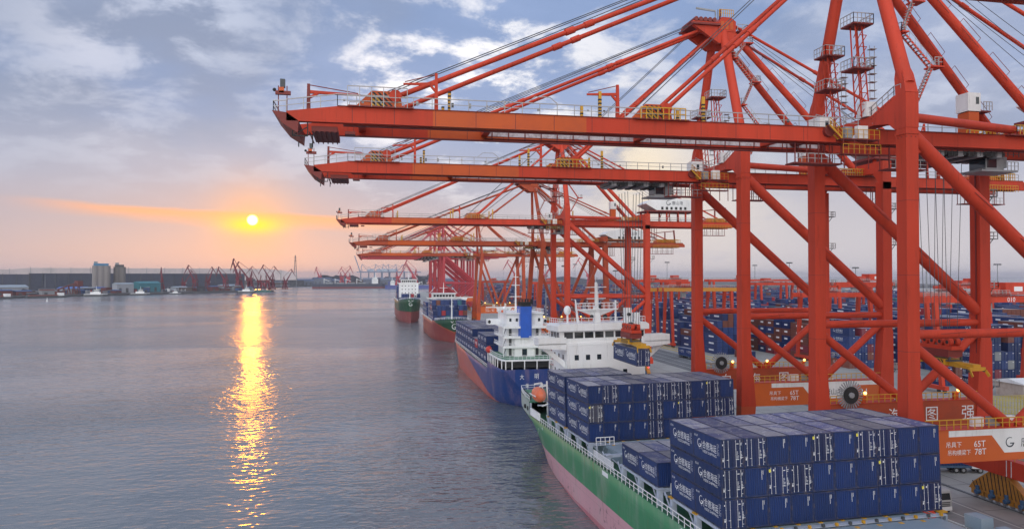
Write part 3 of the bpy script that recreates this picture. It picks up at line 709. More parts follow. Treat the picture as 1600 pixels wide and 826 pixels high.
def lifeboat():
    M = M1 @ Matrix.Translation((.6, 79.0, -6.6))
    root = empty('lifeboat', (0, 0, 0), 'round bowed orange enclosed lifeboat at the stern of the green ship', 'lifeboat', mw=M)
    mb = MB(); mb.sphere((0, 0, .55), 1.55, ORBOAT, 18, 12, sz=1.0, sx=.85, sy=2.2); mb.build('hull', root)
    mb = MB(); mb.sphere((0, -1.8, 1.3), .8, ORBOAT, 12, 8, sz=1.0, sx=.8, sy=1.0); mb.build('canopy', root)
    mb = MB(); mb.box((-1.37, -2.6, .42), (-1.2, 2.6, .60), PWHT); mb.build('grab_rail', root)
    cr = MB(); 
    for y in (-2.2, 2.2): cr.bar((1.6, y, -1.4), (1.2, y, 2.6), .3, .3, SWHT); cr.bar((1.2, y, 2.6), (-.4, y, 2.4), .25, .25, SWHT); cr.wire((0, y, 2.4), (0, y, 1.6), .05, ROPE)
    cr.bar((1.4, -2.2, -.8), (1.4, 2.2, -.8), .3, .3, STAN); cr.bar((.0, -2.4, -1.5), (1.5, -2.4, -1.0), .2, .2, SWHT)
    cr.bar((1.5, -2.2, -1.4), (-.8, -2.2, -1.3), .25, .25, STAN)
    cr.build('lifeboat_davit', mw=M, label='white davit frame holding the orange lifeboat on the green ship', cat='davit')
# ---------------------------------------------------------------- ship-to-shore cranes
def stripes(mb, p, du, dv, W, H, n, m):
    """diagonal warning stripes on a rectangular face"""
    p = Vector(p); du = Vector(du); dv = Vector(dv); st = (W+H)/n
    for i in range(n):
        a0 = i*st; a1 = a0+st*.5; poly = []
        def cl(a):   # line u+v=a inside W x H -> two end points
            pts = [(min(a, W), a-min(a, W)), (a-min(a, H), min(a, H))]
            return pts
        q = cl(a0)+cl(a1)[::-1]
        mb.add([p+du*u+dv*v for u, v in q], [(0, 1, 2, 3)], m)
BOGY = mat('bogie ochre', (.50, .22, .03), .5, dirt=(.2, .1, .03), dirt_amt=.5, scale=1.5)
def crane(name, Yc, label, col=RED, tx=-17.3, number='121', detail=2, old=False, group='ship to shore cranes along the quay', rear=64.0):
    root = empty(name, (64, Yc, 0), label, 'crane', group)
    if old: zb, zt, za = 45.6, 47.3, 69.5
    else:   zb, zt, za = 50.80, 52.60, 78.8
    S = 9.1; G = 27.8; GY = 3.75; gw = .45; zl = zt-.7          # half base, gauge, girder offset
    D = detail
    lean = 2.6 if old else 0.0
    foot = ORG if old else col
    lx = lambda z: lean*(z-11)/(zl-11)
    # ---- legs
    for sy in (-1, 1):
        mb = MB(); y = sy*S; hw = .85 if not old else .8
        mb.bar((lx(15.3), y, 15.2), (lx(zl), y, zl), hw*2, hw*2, col, up=(0, 1, 0))
        mb.prism([(lx(20)-hw, 22), (lx(20)+hw, 22), (1.75, 11.4), (-1.0, 11.4)], 'y', y-.9, y+.9, col)
        mb.prism([(-1.0, 11.4), (1.75, 11.4), (1.3, 6.6), (-1.1, 6.6)], 'y', y-.88, y+.88, RUST if not old else ORG)
        if not old:
            mb.box((-.93, y-.93, zl-.9), (.93, y+.93, zl-.6), col)
            for k in range(6): mb.box((-.75+k*.3-.05, y-.9, 50.6+(k % 2)*.35), (-.75+k*.3+.05, y-.86, 50.75+(k % 2)*.35), DKRED)
            for k in range(6): mb.box((-.9, y-.75+k*.3-.05, 50.6+(k % 2)*.35), (-.86, y-.75+k*.3+.05, 50.75+(k % 2)*.35), DKRED)
            for z in (24.8, 34, 43): mb.box((-.865, y-.865, z), (.865, y+.865, z+.05), DKRED)
        mb.build('leg', root)
        mb = MB()
        mb.bar((G+(1.2-lx(15) if old else 0), y, 11), (G, y, zb+.1), 1.8, 1.9, col, up=(0, 1, 0))
        mb.prism([(G-1, 24), (G+1, 24), (G+1.1, 11.4), (G-1.9, 11.4)], 'y', y-.97, y+.97, col)
        mb.box((G-1.2, y-.9, 6.4), (G+1.2, y+.9, 11.4), col); mb.build('leg', root)
    # ---- portal beams with the painted signs
    for sy in (-1, 1):
        y = sy*S; mb = MB(); z0, z1 = (11.3, 15.3)
        mb.box((.9, y-.72, z0), (G-1.0, y+.72, z1), RED if sy < 0 or old else RUST)
        mb.box((-.9, y-.86, z1), (G+1, y+.86, z1+.08), DKRED if D < 2 else col)
        pb = mb.build('portal_beam', root)
        s = MB(); yy = y-.735
        if sy < 0:
            s.add([(1.2, yy, z0+.02), (G-1.1, yy, z0+.02), (G-1.1, yy, z1-.02), (1.2, yy, z1-.02)], [(0, 1, 2, 3)], PORG)
            s.add([(4.8, yy-.01, z1-.1), (4.8, yy-.01, z1-.85), (10.9, yy-.01, z1-.85), (12.7, yy-.01, z0+.95), (19.4, yy-.01, z0+.95), (20.6, yy-.01, z1-.85), (G-1.2, yy-.01, z1-.85), (G-1.2, yy-.01, z1-.1)], [(0, 1, 2, 3, 4, 5, 6, 7)], WHT)
            s.build('sign_panel', pb)
            if D:
                t = MB(); r = (1, 0, 0); yt = yy-.03
                text(t, '吊具下', .66, (5.5, yt, 13.5), r, PWHT); text(t, '65T', .74, (9.15, yt, 13.5), r, PWHT)
                text(t, '吊构横梁下', .66, (6.25, yt, 12.55), r, PWHT, width=3.2); text(t, '78T', .74, (9.25, yt, 12.55), r, PWHT)
                glogo(t, (13.5, yt, 13.5), .62, r, PDK); text(t, '唐山港', 1.15, (16.9, yt, 13.45), r, PDK)
                text(t, number, 1.4, (22.4, yt, 13.1), r, PWHT); t.build('lettering', pb)
        elif D:
            t = MB(); r = (1, 0, 0); yt = yy-.02
            for k, ch in enumerate('向海图强'): text(t, ch, 2.15, (5.8+k*6.3, yt, 13.35), r, PWHT)
            t.build('lettering', pb)
    # ---- low end beams, equalisers and bogies
    for x in (0, G):
        mb = MB(); mb.prism([(-S-3.5, 4.7), (S+3.5, 4.7), (S+3.5, 6.2), (S+1.4, 7.2), (-S-1.4, 7.2), (-S-3.5, 6.2)], 'x', x-.8, x+.8, DKRED if False else col)
        for yy in (-4, -3.2, 3.2, 4): mb.box((x-.83, yy-.06, 4.8), (x-.80, yy+.06, 7.1), PWHT)
        mb.build('end_beam', root)
        if D:
            mb = MB(); mb.rail([(x-.7, -S+1, 7.2), (x-.7, S-1, 7.2)], YEL, 1.1, 1.8, .05); mb.build('railing', root)
        for sy in (-1, 1):
            y = sy*(S-3.4); mb = MB(off=(0, 0, 0))
            mb.prism([(y-5.4, 1.3), (y+5.4, 1.3), (y+4.6, 2.4), (y+1.6, 4.7), (y-1.6, 4.7), (y-4.6, 2.4)], 'x', x-.55, x+.55, BOGY)
            for xx in (x-.565, x+.565):
                for k in range(14):
                    a = y-4.4+k*.65; zt_ = lambda q: min(4.7, 2.6+(4.2-abs(q-y))*.72) if abs(q-y) < 4.2 else 2.6
                    mb.add([(xx, a, 1.6), (xx, a+.17, 1.6), (xx, a+.17+.5, zt_(a+.67)-.05), (xx, a+.5, zt_(a+.5)-.05)], [(0, 1, 2, 3)], BLK)
            bg = mb.build('bogie', root)
            if D:
                wmb = MB(); gm = MB()
                for k in range(8):
                    wmb.mark(); gm.mark(); yy = y-4.5+k*1.28; wmb.tube((x-.12, yy, .52), (x+.12, yy, .52), .42, GRY, 12); wmb.box((x-.5, yy-.5, .6), (x-.3, yy+.5, 1.6), BOGY); wmb.box((x+.3, yy-.5, .6), (x+.5, yy+.5, 1.6), BOGY)
                    if k % 2 == 0: gm.tube((x-.55, yy+.2, 1.2), (x-1.25, yy+.2, 1.2), .34, mat('motor blue', (.05, .12, .24), .5), 10); gm.tube((x-.9, yy+.2, 1.2), (x-.9, yy+.2, 2.1), .26, mat('motor blue', (.05, .12, .24), .5), 8)
                wmb.build_each('wheel', bg); gm.build_each('drive_motor', bg)
                wl = MB(); wl.sphere((x-.2, y-5.2, 3.3), .22, RLAMP, 8, 6); wl.build('warning_light', bg)
    # ---- tubes of the frame
    for sy in (-1, 1):
        y = sy*S
        if old:
            for a, b in (((lx(43)+.6, y, 44), (13.2, y, 15.5)), ((G-.6, y, 44), (14.6, y, 15.5))):
                mb = MB(); mb.bar(a, b, 1.05, 1.05, col); mb.build('diagonal_brace', root)
        else:
            mb = MB(); mb.tube((.7, y, 26.85), (G-.7, y, 26.85), .56, col, 12)
            mb.tube((.8, y, 26.85), (1.7, y, 26.85), .75, col, 12, r2=.58)
            for k in range(3): mb.bar((4+k*8, y-.6, 26.9), (7.5+k*8, y-.62, 27.1), .06, .05, DKRED)
            mb.build('horizontal_brace', root)
            mb = MB(); mb.tube((.8, y, 50.8), (G-.7, y, 28.6), .86, col, 14); mb.prism([(.8, 51.8), (2.2, 51.0), (2.2, 49.1), (.8, 48.6)], 'y', y-.3, y+.3, col)
            for t in (.3, .55, .8):
                a = Vector((.8, y, 50.8)).lerp(Vector((G-.7, y, 28.6)), t); mb.bar(a+Vector((0, -.9, 0)), a+Vector((2.6, -.95, -2.05)), .06, .06, DKRED)
            mb.build('diagonal_brace', root)
            for a, b in (((.8, y, 25.3), (14.2, y, 15.4)), ((G-.8, y, 25.3), (15.0, y, 15.4))):
                mb = MB(); mb.tube(a, b, .62, col, 12); mb.build('diagonal_brace', root)
            mb = MB(); mb.tube((.7, y, 53.2), (20.4, sy*(GY+.3), 53.4), .55, col, 10); mb.build('tie_brace', root)
    # ---- top cross beams (along the quay)
    mb = MB()
    if old:
        mb.prism([(-S-.9, zl-1.8), (S+.9, zl-1.8), (S+.9, zl+.6), (4, zl+1.2), (-4, zl+1.2), (-S-.9, zl+.6)], 'x', lean-.85, lean+.85, col)
    else:
        mb.prism([(-S-.9, 51.8), (-S+1.0, 51.8), (-S+2.2, 52.75), (-4.4, 53.1), (4.4, 53.1), (S-2.2, 52.75), (S-1.0, 51.8), (S+.9, 51.8), (S+.9, 56.0), (S-1.2, 56.0), (3.8, 54.4), (-3.8, 54.4), (-S+1.2, 56.0), (-S-.9, 56.0)], 'x', -.88, .88, col)
        for k in range(9):
            for s in (-1, 1): mb.box((-.93, s*(3.9+k*.45)-.06, 54.0+k*.19), (-.88, s*(3.9+k*.45)+.06, 54.12+k*.19), DKRED)
    mb.build('cross_beam', root)
    mb = MB(); mb.box((G-.9, -S-.95, zt+.1), (G+.9, S+.95, zt+2.1), col)
    if not old:
        for s in (-1, 1): mb.prism([(s*(S+.95), zt+.1), (s*(S-1.8), zt+.1), (s*(S+.95), zt-3)], 'x', G-.85, G+.85, col)
    mb.build('cross_beam', root)
    # ---- boom and main girders: two box girders
    tip = -72.9 if not old else -70.2
    for sy in (-1, 1):
        y0, y1 = sy*GY-gw, sy*GY+gw; mb = MB()
        ps = [(tip, zb), (tip, zt-.75), (tip+5.4, zt), (-57, zt), (-57, zb)]
        mb.prism([(x, z) for x, z in ps], 'y', y0, y1, col)
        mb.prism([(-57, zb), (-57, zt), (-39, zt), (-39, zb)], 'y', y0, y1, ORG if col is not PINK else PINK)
        mb.prism([(-39, zb), (-39, zt), (-3.0, zt), (-4.4, zb)], 'y', y0, y1, col)
        mb.box((tip+5.4, y0-.12, zt), (-3.2, y1+.12, zt+.07), DKRED)
        if sy > 0:      # pale cable tray and its posts on the inner face
            for k in range(46 if D == 2 else 0):
                x = -49+k*1.02*1.03
                if k % 2 == 0: mb.box((x-.07, y0-.14, zb+.1), (x+.07, y0-.02, zb+1.5), DKRED)
            mb.box((-50, y0-.09, zb+.55), (-3.5, y0-.01, zb+1.15), mat('pale cable tray', (.66, .60, .63), .5, dirt=(.2, .1, .1), dirt_amt=.6, scale=2))
            mb.box((-50, y0-.35, zb+.18), (-3.5, y0-.01, zb+.26), DKRED)
        mb.box((tip+6, min(sy*(GY-gw), sy*(GY-gw-.5)), zb-.16), (-3.5, max(sy*(GY-gw), sy*(GY-gw-.5)), zb-.0), DKRED)
        if D == 2:
            for k in range(14): x = tip+7+k*4.6; mb.box((x-.035, y0-.006, zb+.02), (x+.035, y1+.006, zt-.02), DKRED)
        mb.build('boom_girder', root)
        mb = MB()
        mb.prism([(-2.4, zb+.3), (-2.6, zt), (rear-1, zt), (rear, zt-.8), (rear, zb), (-1.4, zb)], 'y', y0, y1, col if not old else RUST)
        mb.box((-2.5, y0-.12, zt), (rear-1, y1+.12, zt+.07), DKRED); mb.box((-1, min(sy*(GY-gw), sy*(GY-gw-.5)), zb-.16), (rear-2, max(sy*(GY-gw), sy*(GY-gw-.5)), zb), DKRED)
        mb.build('main_girder', root)
    # nose
    mb = MB(); mb.prism([(tip, zt-.9), (tip-1.5, zt-.75), (tip-.4, zb-.3), (tip+1.2, zb-1.3), (tip+1.3, zb)], 'y', -GY-.45, GY+.45, DKRED)
    for x in (tip+8, -50, -30, -12): mb.mark(); mb.box((x-.4, -GY, zb+.5), (x+.4, GY, zb+1.5), col)
    mb.build_each('boom_tip', root)
    if D:
        mb = MB(); mb.box((tip+2.6, -GY+.3, zb-.9), (tip+5.4, GY-.2, zb-.35), DKRED)
        for k in range(6): mb.box((tip+2.3+k*.55, -GY+.2, zb-1.05), (tip+2.42+k*.55, GY-.1, zb-.95), DKRED)
        mb.box((tip+6.2, -GY+.3, zb-1.1), (tip+7.3, -GY+2, zb-.8), DKRED)
        for x in (tip+.6, tip+2.2): mb.bar((x, -GY+.2, zb), (x, -GY+.2, zb-1.5), .12, .12, BLK); mb.bar((x, GY-.2, zb), (x, GY-.2, zb-1.5), .12, .12, BLK)
        mb.bar((tip+.6, -GY+.2, zb-1.5), (tip+2.2, -GY+.2, zb-1.5), .12, .12, BLK); mb.bar((tip+.6, -GY+.2, zb-1.5), (tip+2.2, -GY+.2, zb-.5), .1, .1, BLK)
        mb.build('buffer_cage', root)
        # lamp mast and davits
        mb = MB(); x = tip-.9
        for q in (0, .9): mb.bar((x+q, -GY+.2, zb+1.0), (x+q, -GY+.2, zb+3.9), .1, .1, DKRED)
        mb.box((x+.2, -GY-.1, zb+3.7), (x+.7, -GY+.4, zb+4.6), DGRY); mb.box((x-.3, -GY-.1, zb+2.9), (x+1.3, -GY+.3, zb+3.3), DKRED); mb.box((x+.1, -GY-.1, zb+3.1), (x+.6, -GY+.2, zb+3.7), ORG); mb.sphere((x-.4, -GY, zb+3.4), .2, BLK, 8, 6)
        mb.build('beacon_mast', root)
        for xx, L, h in ((tip+2.3, 5.6, 3.1), (tip+16.3, -3.7, 4.3), (-35, -3.8, 4.1)):
            mb = MB(); zz = zt-.7 if xx < tip+5 else zt
            mb.bar((xx, -GY, zz), (xx, -GY, zz+h), .42, .42, DKRED if L > 0 else col, a2=.3, b2=.3); mb.bar((xx, -GY, zz+h*.72), (xx+L, -GY, zz+h*.68), .3, .34, col, a2=.2, b2=.2)
            mb.bar((xx, -GY, zz+h-.1), (xx+L*.95, -GY, zz+h*.74), .09, .09, DKRED); mb.bar((xx, -GY, zz+h*.5), (xx+L*.18, -GY, zz+h*.68), .25, .25, col); mb.build('service_davit', root)
    # ---- boom walkway rails
    if D:
        mb = MB(); rr = .05 if D == 2 else .07
        for sy in (-1, 1):
            y = sy*(GY+.45); mb.rail([(tip, y, zt-.75), (tip+5.4, y, zt+.07), (-3, y, zt+.07)], GALV, 1.25, 2.1 if D == 2 else 4, rr)
            mb.rail([(3, y, zt+.07), (rear-2, y, zt+.07)], GALV if not old else YEL, 1.2, 2.1 if D == 2 else 4, rr)
        mb.rail([(tip-1.4, -GY, zt-.8), (tip, -GY-.4, zt-.8)], GALV, 1.2, 1, rr); mb.rail([(tip-1.4, -GY, zt-.8), (tip-1.4, GY, zt-.8)], GALV, 1.2, 2, rr)
        if D == 2:
            rnd = random.Random(3)
            for k in range(34):
                x = tip+6+k*2.0; 
                if rnd.random() < .7: mb.box((x, -GY-.42, zt+.4+rnd.random()*.4), (x+.25, -GY-.30, zt+.7+rnd.random()*.3), rnd.choice([DGRY, YEL, DKRED, GRY]))
            for x in (-44, -6): mb.bar((x-2.2, -GY-.45, zt+1.3), (x-1.2, -GY-.45, zt+2.1), .08, .08, GALV); mb.bar((x-1.2, -GY-.45, zt+2.1), (x+.6, -GY-.45, zt+2.1), .08, .08, GALV); mb.bar((x+.6, -GY-.45, zt+2.1), (x+1.6, -GY-.45, zt+1.3), .08, .08, GALV)
        mb.build('railing', root)
    # ---- stay anchorages on the boom (striped gussets) and idler posts
    A1, A2 = (-61.4 if not old else -58.0), -29.2
    mb = MB()
    for sy in (-1, 1):
        y = sy*GY
        for x in (A1, A2):
            mb.mark(); mb.prism([(x-4.2, zt+.05), (x+1.0, zt+.05), (x+.8, zt+1.3), (x-.2, zt+1.9), (x-2.4, zt+1.9)], 'y', y-.4, y+.4, ORG)
            if D == 2: stripes(mb, (x-2.5, y-.42, zt+.15), (1, 0, 0), (0, 0, 1), 2.4, 1.6, 7, BLK); stripes(mb, (x-2.5, y-.41, zt+.15), (1, 0, 0), (0, 0, 1), 2.4, 1.6, 1, YEL)
            mb.tube((x+.2, y-.6, zt+1.4), (x+.2, y+.6, zt+1.4), .7, col, 12)
        for x in (A1+6.3, A2-8, -24, 3.5):
            mb.mark(); mb.bar((x, y, zt), (x, y, zt+(2.2 if x < -50 else 3.2)), .34, .34, YEL)
            if D == 2:
                for k in range(5): mb.box((x-.18, y-.18, zt+.3+k*.45), (x+.18, y+.18, zt+.5+k*.45), BLK)
        mb.mark()
        if D: mb.rail([(A2-3.2, y-.9, zt), (A2+2.5, y-.9, zt)], YEL, 1.4, .7, .06); mb.mark(); mb.rail([(A1-5, y-.9, zt), (A1+1.5, y-.9, zt)], GALV, 2.2, 1.2, .05)
        mb.mark(); mb.box((A1-5, y-.9, zt-.02), (A1+2.2, y+.9, zt+.12), DKRED); mb.mark(); mb.box((A2-4, y-.9, zt-.02), (A2+3, y+.9, zt+.12), DKRED)
    mb.build_each('stay_bracket', root)
    # ---- A-frame
    ay = 2.0
    for sy in (-1, 1):
        mb = MB()
        if old: mb.bar((lean, sy*S, zl), (.6, sy*ay, za+.3), 1.2, 1.2, col, a2=.9, b2=.9)
        else: mb.tube((0, sy*S, 57.2), (0, sy*ay, za+.3), .86, col, 14, r2=.76); mb.bar((0, sy*S, 55.9), (0, sy*(S-.45), 58.3), 1.75, 1.75, col, a2=1.5, b2=1.5, up=(1, 0, 0)); mb.bar((0, sy*(S-.45), 58.3), (0, sy*(S-.7), 59.4), 1.5, 1.5, col, a2=1.1, b2=1.1, up=(1, 0, 0))
        mb.build('mast_leg', root)
        mb = MB(); mb.tube((1.6, sy*ay, za+.2), (G-1.6, sy*3.9, zt+.8), .62 if not old else .5, col, 14)
        if D == 2:
            a = Vector((1.6, sy*ay, za+.2)); b = Vector((G-1.6, sy*3.9, zt+.8))
            for k in range(5):
                p = a.lerp(b, .12+k*.17); q = a.lerp(b, .12+k*.17+.1); mb.bar(p+Vector((.5, -.6, .9)), q+Vector((.5, -.6, .9)), .05, .05, DKRED); mb.bar(p+Vector((0, -.75, -.35)), q+Vector((0, -.75, -.35)), .05, .05, DKRED)
                for e in (p, q): mb.bar(e, e+Vector((.5, -.6, .9)), .05, .05, DKRED)
        mb.build('mast_back_leg', root)
    # tower head
    mb = MB()
    mb.prism([(-1.2, za), (2.2, za), (2.2, za+1.9), (1.2, za+2.6), (-.6, za+2.6), (-1.2, za+1.6)], 'y', -2.8, 2.8, col)
    for k in range(3): mb.box((-.8+k*.9, -2.86, za+.3), (-.2+k*.9, -2.8, za+1.8), ORG)
    mb.prism([(-6.2, za+.9), (-1.2, za-2.2), (1.8, za-2.0), (2.2, za+.4), (-1.2, za+1.6), (-6.2, za+1.7)], 'y', -2.7, -1.9, col); mb.prism([(-6.2, za+.9), (-1.2, za-2.2), (1.8, za-2.0), (2.2, za+.4), (-1.2, za+1.6), (-6.2, za+1.7)], 'y', 1.9, 2.7, col)
    mb.box((-6.4, -3.2, za+.9), (-1, 3.2, za+1.25), DKRED)
    for k in range(5): mb.tube((-5.6+k*.9, -2.8, za+2.0), (-5.6+k*.9, 2.8, za+2.0), .42, DKRED, 10)
    if D:
        mb.rail([(2.4, -3, za+.2), (4.4, -3, za+.2), (4.4, 3, za+.2)], GALV, 1.2, .8, .05); mb.box((2.4, -3, za+.1), (4.4, 3, za+.2), DKRED)
        mb.rail([(-1.2, -3, za+2.6), (1.6, -3, za+2.6)], YEL, 1.3, .4, .05)
        mb.bar((0, 0, za+2.6), (0, 0, za+5.0), .07, .07, DGRY); mb.bar((-.8, -2.4, za+2.0), (-.8, -2.4, za+4.0), .3, .3, DKRED)
        mb.bar((-1.6, -2.2, za+1.6), (-1.6, -2.2, za+3.8), .16, .16, GRY); mb.bar((-1.6, -2.2, za+3.8), (-5.4, -2.2, za+4.1), .2, .3, GRY)
    mb.build('tower_head', root)
    # ---- stays
    def stay(a, b, r, joints=()):
        mb = MB(); mb.tube(a, b, r, col, 8); a = Vector(a); b = Vector(b); d = (b-a).normalized()
        for t in joints: p = a.lerp(b, t); mb.tube(p-d*.6, p+d*.6, r*1.35, col, 10)
        mb.build('stay', root)
    for sy in (-1, 1):
        y = sy*GY
        stay((A1+.3, y, zt+1.4), (-1.0, sy*1.5, za+1.8), .30, (.34, .38, .65, .68) if D == 2 else (.5,))
        stay((A2+.3, y, zt+1.4), (-.6, sy*1.7, za+.6), .27, (.35, .42, .8) if D == 2 else (.5,))
        stay((2.2, sy*1.7, za+1.6), (rear-6, y, zt+.6), .27, (.3, .62) if D == 2 else (.5,))
        if D:
            mb = MB(); mb.bar((G+14, sy*GY, zt), (G+13.2, sy*GY, zt+10.6), .28, .28, col); mb.bar((G+9.5, sy*GY, zt), (G+13.2, sy*GY, zt+10.6), .2, .2, col); mb.build('stay_prop', root)
    mb = MB()
    for sy in (-1, 1):
        for k, e in enumerate((A1-1, A1-.4, A2-2)):
            mb.wire((e, sy*2.2, zt+2.2), (-4.6+k*.6, sy*(.6+k*.5), za+2.1), .055, ROPE)
        mb.wire((G+8, sy*1.5, zt+6), (3, sy*.8, za+1.4), .05, ROPE); mb.wire((G+12, sy*1.5, zt+6), (3, sy*1.2, za+1.4), .05, ROPE)
    mb.build('hoist_rope', root)
    # ---- stairs
    if D:
        mb = MB()        # zigzag stair up the nearer mast leg
        z = zt+2.5; k = 0; rm = GALV; top = za-2
        while z < top:
            t = (z-57.2)/(za-57.2); yl = -S+(S-ay)*max(0, t); nz = min(z+4.6, top); s0, s1 = (1.3, 4.1) if k % 2 == 0 else (4.1, 1.3)
            yb = -S+(S-ay)*max(0, (nz-57.2)/(za-57.2))
            mb.bar((s0, yl-.35, z), (s1, yb-.35, nz), .07, .22, col); mb.bar((s0, yl+.35, z), (s1, yb+.35, nz), .07, .22, col)
            for i in range(11): p = Vector((s0, yl, z)).lerp(Vector((s1, yb, nz)), i/11); mb.box((p.x-.16, p.y-.45, p.z), (p.x+.16, p.y+.45, p.z+.07), rm)
            mb.bar((s0, yl-.35, z+1), (s1, yb-.35, nz+1), .05, .05, rm)
            for i in range(5): p = Vector((s0, yl-.35, z)).lerp(Vector((s1, yb-.35, nz)), i/5); mb.bar(p, p+Vector((0, 0, 1)), .04, .04, rm)
            mb.box((min(s1, 0.8) if k % 2 else s1-.3, yb-.8, nz-.12), ((s1+.4) if k % 2 else s1+1.3, yb+.8, nz+.06), col)
            e0 = (s1+1.1 if k % 2 == 0 else s1-.6); mb.rail([(s1, yb-.7, nz), (e0, yb-.7, nz), (e0, yb+.7, nz)], rm, 1.1, .6, .04)
            z = nz; k += 1
        mb.build('stair', root)
        # ladders with small landings on the landside legs
        mb = MB()
        for sy in (-1, 1):
            for z in (17, 24.5, 32, 39.5, 46):
                mb.box((G+.95, sy*S-.7, z), (G+2.5, sy*S+.7, z+.1), DGRY); mb.rail([(G+1, sy*S-.7, z), (G+2.5, sy*S-.7, z), (G+2.5, sy*S+.7, z)], GALV, 1.1, .7, .045)
                mb.bar((G+1.1, sy*S, z-1.4), (G+2.3, sy*S, z), .08, .08, DGRY)
            mb.bar((G+1.05, sy*S-.25, 11.5), (G+1.05, sy*S-.25, zb), .06, .06, GALV); mb.bar((G+1.05, sy*S+.25, 11.5), (G+1.05, sy*S+.25, zb), .06, .06, GALV)
        mb.bar((G-1.05, S-.3, 8), (G-1.05, S-.3, zb), .16, .16, DKRED)
        mb.build('ladder', root)
        # hung maintenance cages under the girders
        mb = MB()
        for x0, x1, yy, dz in ((-11.5, -5.0, -GY+.2, 2.6), (2.0, 7.5, -GY+.2, 3.0), (28+1.5, 28+5.5, -GY-.2, 3.6), (rear-14, rear-5, -GY, 2.8)):
            mb.mark()
            for x in [x0+(x1-x0)*i/4 for i in range(5)]: mb.bar((x, yy, zb), (x, yy, zb-dz), .12, .12, DKRED); mb.bar((x, yy+1.8, zb), (x, yy+1.8, zb-dz), .1, .1, DKRED)
            mb.box((x0-.2, yy-.1, zb-dz-.1), (x1+.2, yy+1.9, zb-dz+.05), DKRED); mb.rail([(x0, yy, zb-dz), (x1, yy, zb-dz)], GALV, 1.2, .9, .045)
        mb.build_each('maintenance_cage', root)
        # yellow railed landings around the boom hinge
        mb = MB()
        for yy, zz in ((-GY-1.0, zb+.3), (-GY-1.2, zb-1.6)):
            mb.box((-6.2, yy-.7, zz-.12), (-.9, yy+.5, zz), DKRED); mb.rail([(-6.2, yy-.7, zz), (-.9, yy-.7, zz)], YEL, 1.15, .75, .032)
            for x in (-6, -4.4, -2.6, -1): mb.bar((x, yy-.6, zz-1.9), (x, yy-.6, zz), .1, .1, DKRED)
        mb.bar((-7.9, -GY-1.7, zt+.1), (-6.2, -GY-1.7, zb+.3), .08, .22, YEL); mb.bar((-7.9, -GY-.9, zt+.1), (-6.2, -GY-.9, zb+.3), .08, .22, YEL)
        for k in range(9): t = k/9; mb.box((-7.9+1.7*t, -GY-1.7, zt+.1-(zt-zb-.2)*t), (-7.7+1.7*t, -GY-.9, zt+.15-(zt-zb-.2)*t), DKRED)
        mb.rail([(-7.9, -GY-1.75, zt), (-6.2, -GY-1.75, zb+.3)], YEL, 1.0, .8, .035)
        mb.box((-5.6, -GY-1.5, zb+.4), (-4.6, -GY-.8, zb+1.8), GRY); mb.box((-3.8, -GY-1.5, zb+.4), (-2.4, -GY-.8, zb+2.0), WHT); mb.tube((-7.4, -GY-1, zb+1.3), (-7.4, GY, zb+1.3), .7, DKRED, 12)
        mb.prism([(-4.6, zb-2.3), (1.0, zb-.4), (1.0, zb-2.6), (-4.6, zb-2.6)], 'y', -GY-.9, -GY-.5, DKRED) if False else None
        mb.build('hinge_platform', root)
        mb = MB(); mb.rail([(20, -GY-1.3, zt), (29, -GY-1.3, zt)], YEL, 1.25, .5, .05); mb.box((19, -GY-1.3, zt-.1), (30, -GY-.4, zt+.08), DKRED); mb.rail([(20, -GY-1.3, zt), (20, GY, zt)], YEL, 1.25, .7, .05)
        mb.rail([(G+22, -GY-1.3, zb-.5), (rear-3, -GY-1.3, zb-.5)], YEL, 1.25, .6, .05); mb.rail([(rear-12, -GY-.6, zt), (rear-3, -GY-.6, zt)], YEL, 1.4, .5, .06)
        mb.prism([(rear-12, zt), (rear-3, zt), (rear-4, zt+1.4), (rear-11, zt+1.4)], 'y', -1.6, 1.6, ORG); mb.bar((rear-3.4, -2, zt), (rear-3.9, -2, zt+5.4), .5, .5, DKRED); mb.bar((rear-3.8, -2, zt+5), (rear-12, -2, zt+4.2), .3, .3, DKRED); mb.bar((rear-7.8, -2, zt), (rear-7.8, -2, zt+4.4), .4, .4, DKRED)
        mb.build('platform', root)
        # rails along the portal beam tops, cable reel, white cabinets
        mb = MB()
        for sy in (-1, 1): mb.mark(); mb.rail([(1.5, sy*S-.8, 15.38), (G-1.5, sy*S-.8, 15.38)], YEL, 1.15, 1.0, .05)
        mb.build_each('portal_railing', root)
        for sy in (1, ):
            for x in (7.2, 14.7, 23.0):
                l = MB(); l.box((x-.3, sy*S-.5, 15.4), (x+.3, sy*S+.1, 16.5), ORG); l.sphere((x, sy*S-.75, 16.8), .22, LAMP, 8, 6); l.build('floodlight', root)
        mb = MB()
        for k in range(3): mb.box((9+k*2.3, -S+.1, 15.38), (10.6+k*2.3, -S+.6, 16.5), WHT if k != 1 else GRY)
        mb.box((16.2, -S, 15.38), (17.4, -S+.6, 17.0), WHT); mb.build_each('cabinet', root, per=6)
    # cable reel on the far portal beam
    if D:
        mb = MB(); c = Vector((4.4, S-1.2, 16.7)); n = 30
        for i in range(n):
            t = 2*math.pi*i/n; e = c+Vector((math.cos(t), 0, math.sin(t)))*2.1; mb.bar(c+Vector((math.cos(t), 0, math.sin(t)))*.6, e, .10, .16, GRY)
        mb.tube(c-Vector((0, .2, 0)), c+Vector((0, .2, 0)), 1.0, DGRY, 24); mb.tube(c-Vector((0, .25, 0)), c-Vector((0, .15, 0)), 1.25, BLK, 24, r2=1.1); mb.tube(c-Vector((0, .5, 0)), c+Vector((0, .5, 0)), .4, GRY, 12); mb.build('cable_reel', root)
    # ---- machinery house on the main girders
    hx0, hx1 = 29.5, 46.5; z0, z1 = zt+(3.9 if not old else 1.2), zt+(8.5 if not old else 5.6)
